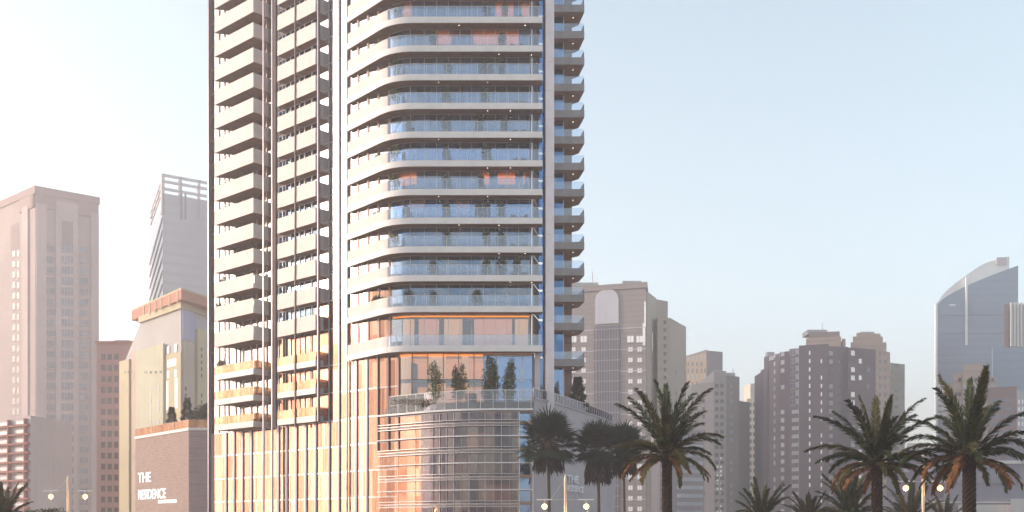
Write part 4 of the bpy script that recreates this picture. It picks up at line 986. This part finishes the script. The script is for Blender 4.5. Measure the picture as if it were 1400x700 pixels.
t.solid('wall', [(P(1011, Yg)[0]+.05, Yg+6), P(1025, Yg*1.03), (P(1025, Yg)[0], Yg+30), (P(1011, Yg)[0], Yg+30)], 0, Zp(545, Yg), gb3)
for i in range(11):
    for px in (941, 947, 953, 959, 964): t.add([j0, j1], px, 492+i*9, 1.3, 2.0, 'dark' if i % 3 else 'pale', .95, False)
for i in range(18):
    for px, sg_, kk in ((952, [P(945, Yg*1.02), P(975, Yg)], .9), (962, [P(945, Yg*1.02), P(975, Yg)], .9), (980, [(P(975, Yg)[0], Yg-1.5), (P(992, Yg)[0], Yg-1.5)], 1), (987, [(P(975, Yg)[0], Yg-1.5), (P(992, Yg)[0], Yg-1.5)], 1), (1000, [(P(992, Yg)[0], Yg), P(1011, Yg*1.01)], .9)):
        if 520+i*10.5 > (530 if px < 970 else 500): t.add(sg_, px, 530+i*10.5, 1.4, 1.5, 'dark' if px < 990 else 'pale', kk*.8, False)
for i in range(14):
    for px in (981, 985.5): t.add([(P(975, Yg)[0], Yg-1.5), (P(992, Yg)[0], Yg-1.5)], px, 628+i*6, .7, 1.0, 'lit', .6, False)
t.done()
# ---- pale slender tower
t = Bld('slender_tower', (140, 640, 0), 'slender pale cream tower in the gap beside the brown tower block', 'tower')
Yp = 600; l0 = P(1021, Yp); l1 = P(1042, Yp)
t.solid('wall', [l0, l1, (l1[0], l1[1]+20), (l0[0]*1.03, l0[1]+20)], 0, Zp(545, Yp), bmat('cream_far', (.70, .60, .46))); t.solid('turret', [P(1026, Yp+1), P(1038, Yp+1), (P(1038, Yp)[0], Yp+18), (P(1026, Yp)[0], Yp+18)], Zp(545, Yp), Zp(524, Yp), bmat('cream_far_top', (.68, .60, .50)))
for i in range(17):
    for px in (1026, 1031, 1036): t.add([l0, l1], px, 556+i*10, 1.2, 2.1, 'dark', 1, False)
t.done()
# ---- dark brown-mauve tower block
t = Bld('brown_tower_block', (170, 460, 0), 'broad dark mauve-brown tower block with stepped roofline and many windows', 'tower')
mv = bmat('mauve_brown', (.14, .095, .11)); mv2 = bmat('mauve_light', (.18, .135, .145)); bg_ = bmat('beige_top', (.52, .37, .29), wave=(3.4, .2, .35))  # low sunlight on the roof storeys put into their beige colour
Yd = 430
def fl(px0, px1, top, Ya_, Yb_, m, dep=25, nm='wall'):
    a_, b_ = P(px0, Ya_), P(px1, Yb_); t.solid(nm, [a_, b_, (b_[0], b_[1]+dep), (a_[0]*(1+dep/a_[1]), a_[1]+dep)], 0, Zp(top, min(Ya_, Yb_)), m); return [a_, b_]
s0 = fl(1040, 1050, 503, Yd*1.06, Yd*1.045, mv); s1 = fl(1044.5, 1066, 483, Yd*1.05+1, Yd*1.03, mv2, 20); s2 = fl(1066.2, 1079, 480, Yd*1.022, Yd*1.016, mv); s3 = fl(1079.2, 1092, 476, Yd*1.015, Yd*1.01, mv2)
s4 = fl(1092.2, 1133, 470, Yd, Yd*.99, mv, 30); s5 = fl(1133.2, 1160, 473, Yd*1.0, Yd*1.005, mv2, 30); s6 = fl(1159, 1197, 475, Yd*.998, Yd*1.01, mv, 30)
s7 = fl(1197.3, 1217, 478, Yd*1.03, Yd*1.045, bg_, 25); s8 = fl(1217.2, 1237, 496, Yd*1.06, Yd*1.07, bmat('olive_beige', (.34, .30, .25), wave=(3.4, .2, .35)), 25)
fl(1102, 1150, 460, Yd*1.03, Yd*1.02, bg_, 18, 'roof_storey'); fl(1106, 1148, 453, Yd*1.035, Yd*1.03, bmat('brown_roof', (.30, .22, .20)), 14, 'roof_storey'); fl(1151, 1156, 463, Yd*1.03, Yd*1.03, bg_, 14, 'roof_storey')
fl(1166, 1207, 460, Yd*1.06, Yd*1.06, bg_, 18, 'roof_storey'); fl(1171, 1204, 455, Yd*1.065, Yd*1.07, bg_, 16, 'roof_storey'); fl(1163, 1212, 468, Yd*1.055, Yd*1.055, bg_, 18, 'roof_storey')
for i in range(21):
    y = 486+i*11.3
    t.add(s1, 1059, y+3, 1.0, 1.7, 'pale', .9, False); t.add(s2, 1070, y+1, 1.5, 1.7, 'pale', .9, False)
    if i < 7: t.add(s3, 1084, y, 1.8, 1.9, 'blue', 1); t.add(s3 if 1 else s4, 1090, y-2, 1.4, 1.9, 'pale', 1)
    else: t.add([s3[0], s4[1]], 1091, y, 5.2, 1.5, 'pale', .95, False)
    t.add(s4, 1107, y-1, .55, 1.5, 'lit', 1, False); t.add(s4, 1123, y-1, .5, 1.5, 'lit', .85, False)
    t.add(s5, 1136, y, 1.6, 1.7, 'pale', .85, False); t.add(s5, 1149, y, 2.2, 1.2, 'blue', .8, False)
    t.add(s6, 1166, y, 1.7, 1.8, 'lit' if i < 7 else 'pale', .85, True); t.add(s6, 1176, y+11, 1.3, 1.8, 'lit', .5, False)
    t.add(s6, 1187, y, 1.5, 1.7, 'lit' if i < 2 else 'blue', .6, False)
    t.add(s7, 1203, y, 1.2, 1.6, 'dark', .9, False); t.add(s7, 1210, y, 1.2, 1.6, 'dark', .9, False); t.add(s8, 1226, y+16, 2.4, 1.3, 'dark', .8, False)
t.add(s1, 1055, 492, 3.2, 1.6, 'pale')
t.done()
# ---- curved glass tower at right
t = Bld('curved_glass_tower', (280, 560, 0), 'blue-grey glass tower with a white sweeping curved roofline at right', 'tower')
Yk = 530; bl = mat('blue_curtain_wall', (.17, .25, .35), .25, var=.2, scale=.03, wave=(3.6, .16, .3), spec=.7); wc = bmat('white_cap', (.92, .91, .90))
def top_y(px): u = (px-1281)/(1392-1281); return 417-54*u**.72*1.0
pts = [1281+i*111/14 for i in range(15)]
def curved(pxs, topf, z0f, Y_, dep, m, nm):
    b = MB(); n = len(pxs); 
    for px in pxs: x, y = P(px, Y_); b.v += [(x, y, z0f(px)), (x, y, Zp(topf(px), Y_)), (x*(1+dep/y), y+dep, z0f(px)), (x*(1+dep/y), y+dep, Zp(topf(px), Y_))]
    for i in range(n-1):
        o = 4*i; q = o+4; b.f += [(o, q, q+1, o+1), (o+2, o+3, q+3, q+2), (o+1, q+1, q+3, o+3), (o, o+2, q+2, q)]; b.m += [0]*4
    b.f += [(0, 1, 3, 2), (4*n-4, 4*n-2, 4*n-1, 4*n-3)]; b.m += [0, 0]; return b.build(nm, m, t.r)
curved(pts, top_y, lambda p: 0, Yk, 30, bl, 'wall')
cap = [p for p in pts if p < 1380]+[1380]
def cap_y(px): u = (px-1281)/(1380-1281); return top_y(px)-3-17*min(1, u*1.6)**.8 if px < 1350 else top_y(px)-20+ (px-1350)*.1
curved(cap, cap_y, lambda p: Zp(top_y(p)-.1, Yk), Yk+.5, 26, wc, 'roof_fin')
b = MB(); x0, y0 = P(1279.5, Yk); b.box(x0-.6, x0+.5, Yk-1, Yk-.05, 0, Zp(415, Yk)); b.build('edge_fin', wc, t.r)
b = MB(); x0, _ = P(1320.5, Yk); b.box(x0-.4, x0+.4, Yk-1.2, Yk-.05, Zp(472, Yk), Zp(380, Yk)); b.build('mast_fin', wc, t.r)
b = MB(); x0, _ = P(1362, Yk); x1, _ = P(1376, Yk); b.box(x0, x1, Yk-.4, Yk+.4, Zp(362, Yk), Zp(352, Yk)); b.build('roof_plant', bmat('plant_room', (.62, .56, .58)), t.r)
t.add([P(1281, Yk), P(1392, Yk)], 1302, 417.6, 3.0, .5, 'lit', 1, False)
for y in (490, 430, 455): b = MB(); b.strip([P(1283, Yk), P(1391.5, Yk)], -.3, -.02, Zp(y+.7, Yk), Zp(y, Yk)); b.build('string_course', bmat('grey_line', (.30, .34, .42)), t.r)
t.done()
# white ribbed slab and brown fin at the right edge
t = Bld('ribbed_block', (290, 480, 0), 'white ribbed block with a brown end wall at the right picture edge')
Yr = 480; r0 = P(1381, Yr); r1 = P(1420, Yr); rw = bmat('white_rib', (.70, .68, .66))
t.solid('wall', [r0, r1, (r1[0], Yr+20), (r0[0]*1.045, Yr+20)], 0, Zp(416, Yr), bmat('rib_back', (.50, .47, .47)))
for k in range(9): p = P(1382+k*4.5, Yr); b = MB(); b.box(p[0]-.35, p[0]+.35, Yr-.8, Yr-.02, Zp(474, Yr), Zp(414, Yr)); b.build('rib', rw, t.r)
p = P(1373, Yr); t.solid('end_wall', [p, (r0[0]-.6, Yr), (r0[0]+8, Yr+18), (p[0]*(1+18/Yr), Yr+18)], 0, Zp(416, Yr), bmat('brown_fin', (.26, .14, .12)))
b = MB(); b.box(P(1355, Yr)[0], P(1420, Yr)[0], Yr-1.5, Yr-1.0, 0, Zp(476, Yr)); b.build('glass_base', bl, t.r)
t.done()
# sunlit beige block in front of curved tower
t = Bld('beige_terraced_block', (220, 400, 0), 'beige-pink terraced block in front of the curved glass tower')
Yb = 380; bb = bmat('beige_pink', (.52, .38, .31), wave=(3.2, .25, .35))
for (pa, pb, top, dy) in ((1288, 1303, 520, 8), (1303.2, 1316, 507, 5), (1316.2, 1346, 497, 3), (1328, 1342, 492, 8), (1346.2, 1362, 512, 6)):
    a_, b_ = P(pa, Yb+dy), P(pb, Yb+dy); t.solid('wall', [a_, b_, (b_[0]*1.042, b_[1]+16), (a_[0]*1.042, a_[1]+16)], 0, Zp(top, Yb), bb)
for i in range(14):
    y = 512+i*10
    for px, dy in ((1291, 8), (1298, 8), (1307, 5), (1312, 5), (1320, 3), (1327, 3), (1334, 3), (1341, 3), (1351, 6), (1357, 6)):
        if y > (530 if px < 1303 else 515): t.add([P(1280, Yb+dy), P(1370, Yb+dy)], px, y, 1.1, 1.4, 'dark' if i % 2 else 'pale', .85, False)
b = MB()
for i in range(6): b.strip([P(1281, Yb+2), P(1296, Yb+2)], -.2, .2, Zp(528+i*8, Yb), Zp(524+i*8, Yb))
b.build('balcony_band', bmat('white_band', (.62, .58, .58)), t.r)
t.done()
t = Bld('brown_office', (245, 350, 0), 'dark brown flat-roofed office block at the right edge behind the palm')
Yo = 340; a_, b_ = P(1350, Yo), P(1390, Yo*.99); t.solid('wall', [a_, b_, (b_[0]*1.06, b_[1]+20), (a_[0]*1.06, a_[1]+20)], 0, Zp(530, Yo), bmat('brown_far', (.22, .15, .15)))
c_ = (P(1420, Yo)[0], Yo+8); t.solid('side_wing', [(b_[0]+.05, b_[1]+.3), c_, (c_[0], c_[1]+20), (b_[0]+.05, b_[1]+20)], 0, Zp(533, Yo), bmat('pale_side', (.45, .42, .44)))
for i in range(8):
    for px in (1393, 1398): t.add([b_, c_], px, 552+i*10, 1.2, 1.2, 'lit', 1, False)
    for px in (1360, 1370, 1380): t.add([a_, b_], px, 550+i*11, 1.6, 1.2, 'blue', .9, False)
t.done()
# roof plant on the far blocks
def roof_kit(rt, px, py, Y, w_, h_, m, mast=0):
    o_ = [q for q in bpy.data.objects if q.parent is None and q.get('label', '').startswith(rt)][0]
    x, _ = P(px, Y); z = Zp(py, Y); b = MB(); b.box(x-w_/2, x+w_/2, Y+4, Y+4+w_, z-.5, z+h_); b.build('roof_plant', m, o_)
    if mast: b = MB(); b.tube([(x+w_*.3, Y+5, z+h_), (x+w_*.3, Y+5, z+h_+mast)], .12, 5); b.build('mast', WM['frame'], o_)
for a_ in (('grey stone building', 866, 387, 345, 6, 1.6, gy, 0), ('grey stone building', 800, 387.5, 348, 9, 1.2, gy, 3.5), ('broad dark mauve', 1121, 453, 445, 8, 1.4, gy, 3), ('broad dark mauve', 1190, 455, 460, 6, 1.2, gy, 0),
           ('broad dark mauve', 1057, 483, 446, 3, 1.2, gy, 0), ('grey-beige stepped', 984, 508, 449, 3, 1.1, gy, 0), ('grey-beige stepped', 1002, 513, 452, 3.5, 1.6, gy, 2), ('plain dull pink', 160, 466.5, 300, 4, 1.0, gy, 0)):
    roof_kit(*a_)
# low grey podium blocks, bottom right
t = Bld('grey_hall', (130, 230, 0), 'long low grey hall with stepped flat roofs behind the right-hand palms')
gh = bmat('lilac_grey', (.33, .30, .34)); gh2 = bmat('lilac_grey_dark', (.27, .24, .28)); wl = bmat('pale_ledge', (.68, .64, .62))
Yh = 220; y0, y1 = Yh, Yh+25
def hb(pa, pb, top, Ya_, m, nm='wall', bot=0.0, dep=22):
    a_, b_ = P(pa, Ya_), P(pb, Ya_); t.solid(nm, [a_, b_, (b_[0], b_[1]+dep), (a_[0]*(1+dep/a_[1]), a_[1]+dep)], bot, Zp(top, Ya_), m)
hb(1212, 1296, 628, Yh+8, gh2); hb(1290, 1440, 634, Yh+2, gh); hb(1376, 1440, 600, Yh+14, gh2); hb(1240, 1440, 612, Yh+24, gh)
hb(1288, 1440, 629.5, Yh+1.5, wl, 'ledge', Zp(633.9, Yh+1.5)); hb(1240, 1262, 606, Yh+20, wl, 'roof_plant', Zp(618, Yh+20), 3)
hb(1200, 1440, 681, Yh-6, gh); hb(1310, 1440, 690, Yh-16, wl, 'ledge'); hb(1382, 1440, 682, Yh-18, wl, 'ledge')
b = MB(); b.strip([P(1262, Yh-7), P(1440, Yh-7)], 0, .5, Zp(687.2, Yh-7), Zp(685.8, Yh-7)); b.build('string_course', wl, t.r)
b = MB(); b.strip([P(1292, Yh+1.4), P(1440, Yh+1.4)], 0, .3, Zp(661, Yh), Zp(660, Yh)); b.build('string_course', gh2, t.r)
b = MB(); b.box(P(1376, Yh)[0], P(1400, Yh)[0], Yh+1.8, Yh+1.95, Zp(656, Yh), Zp(637, Yh)); b.build('wall_panel', gh2, t.r)
for px in (1228, 1238, 1275): t.add([P(1212, Yh+8), P(1296, Yh+8)], px, 645, 2.0, 1.3, 'pale', 1, False)
t.done()
for o in bpy.data.objects:
    if '_o' in o: del o['_o']
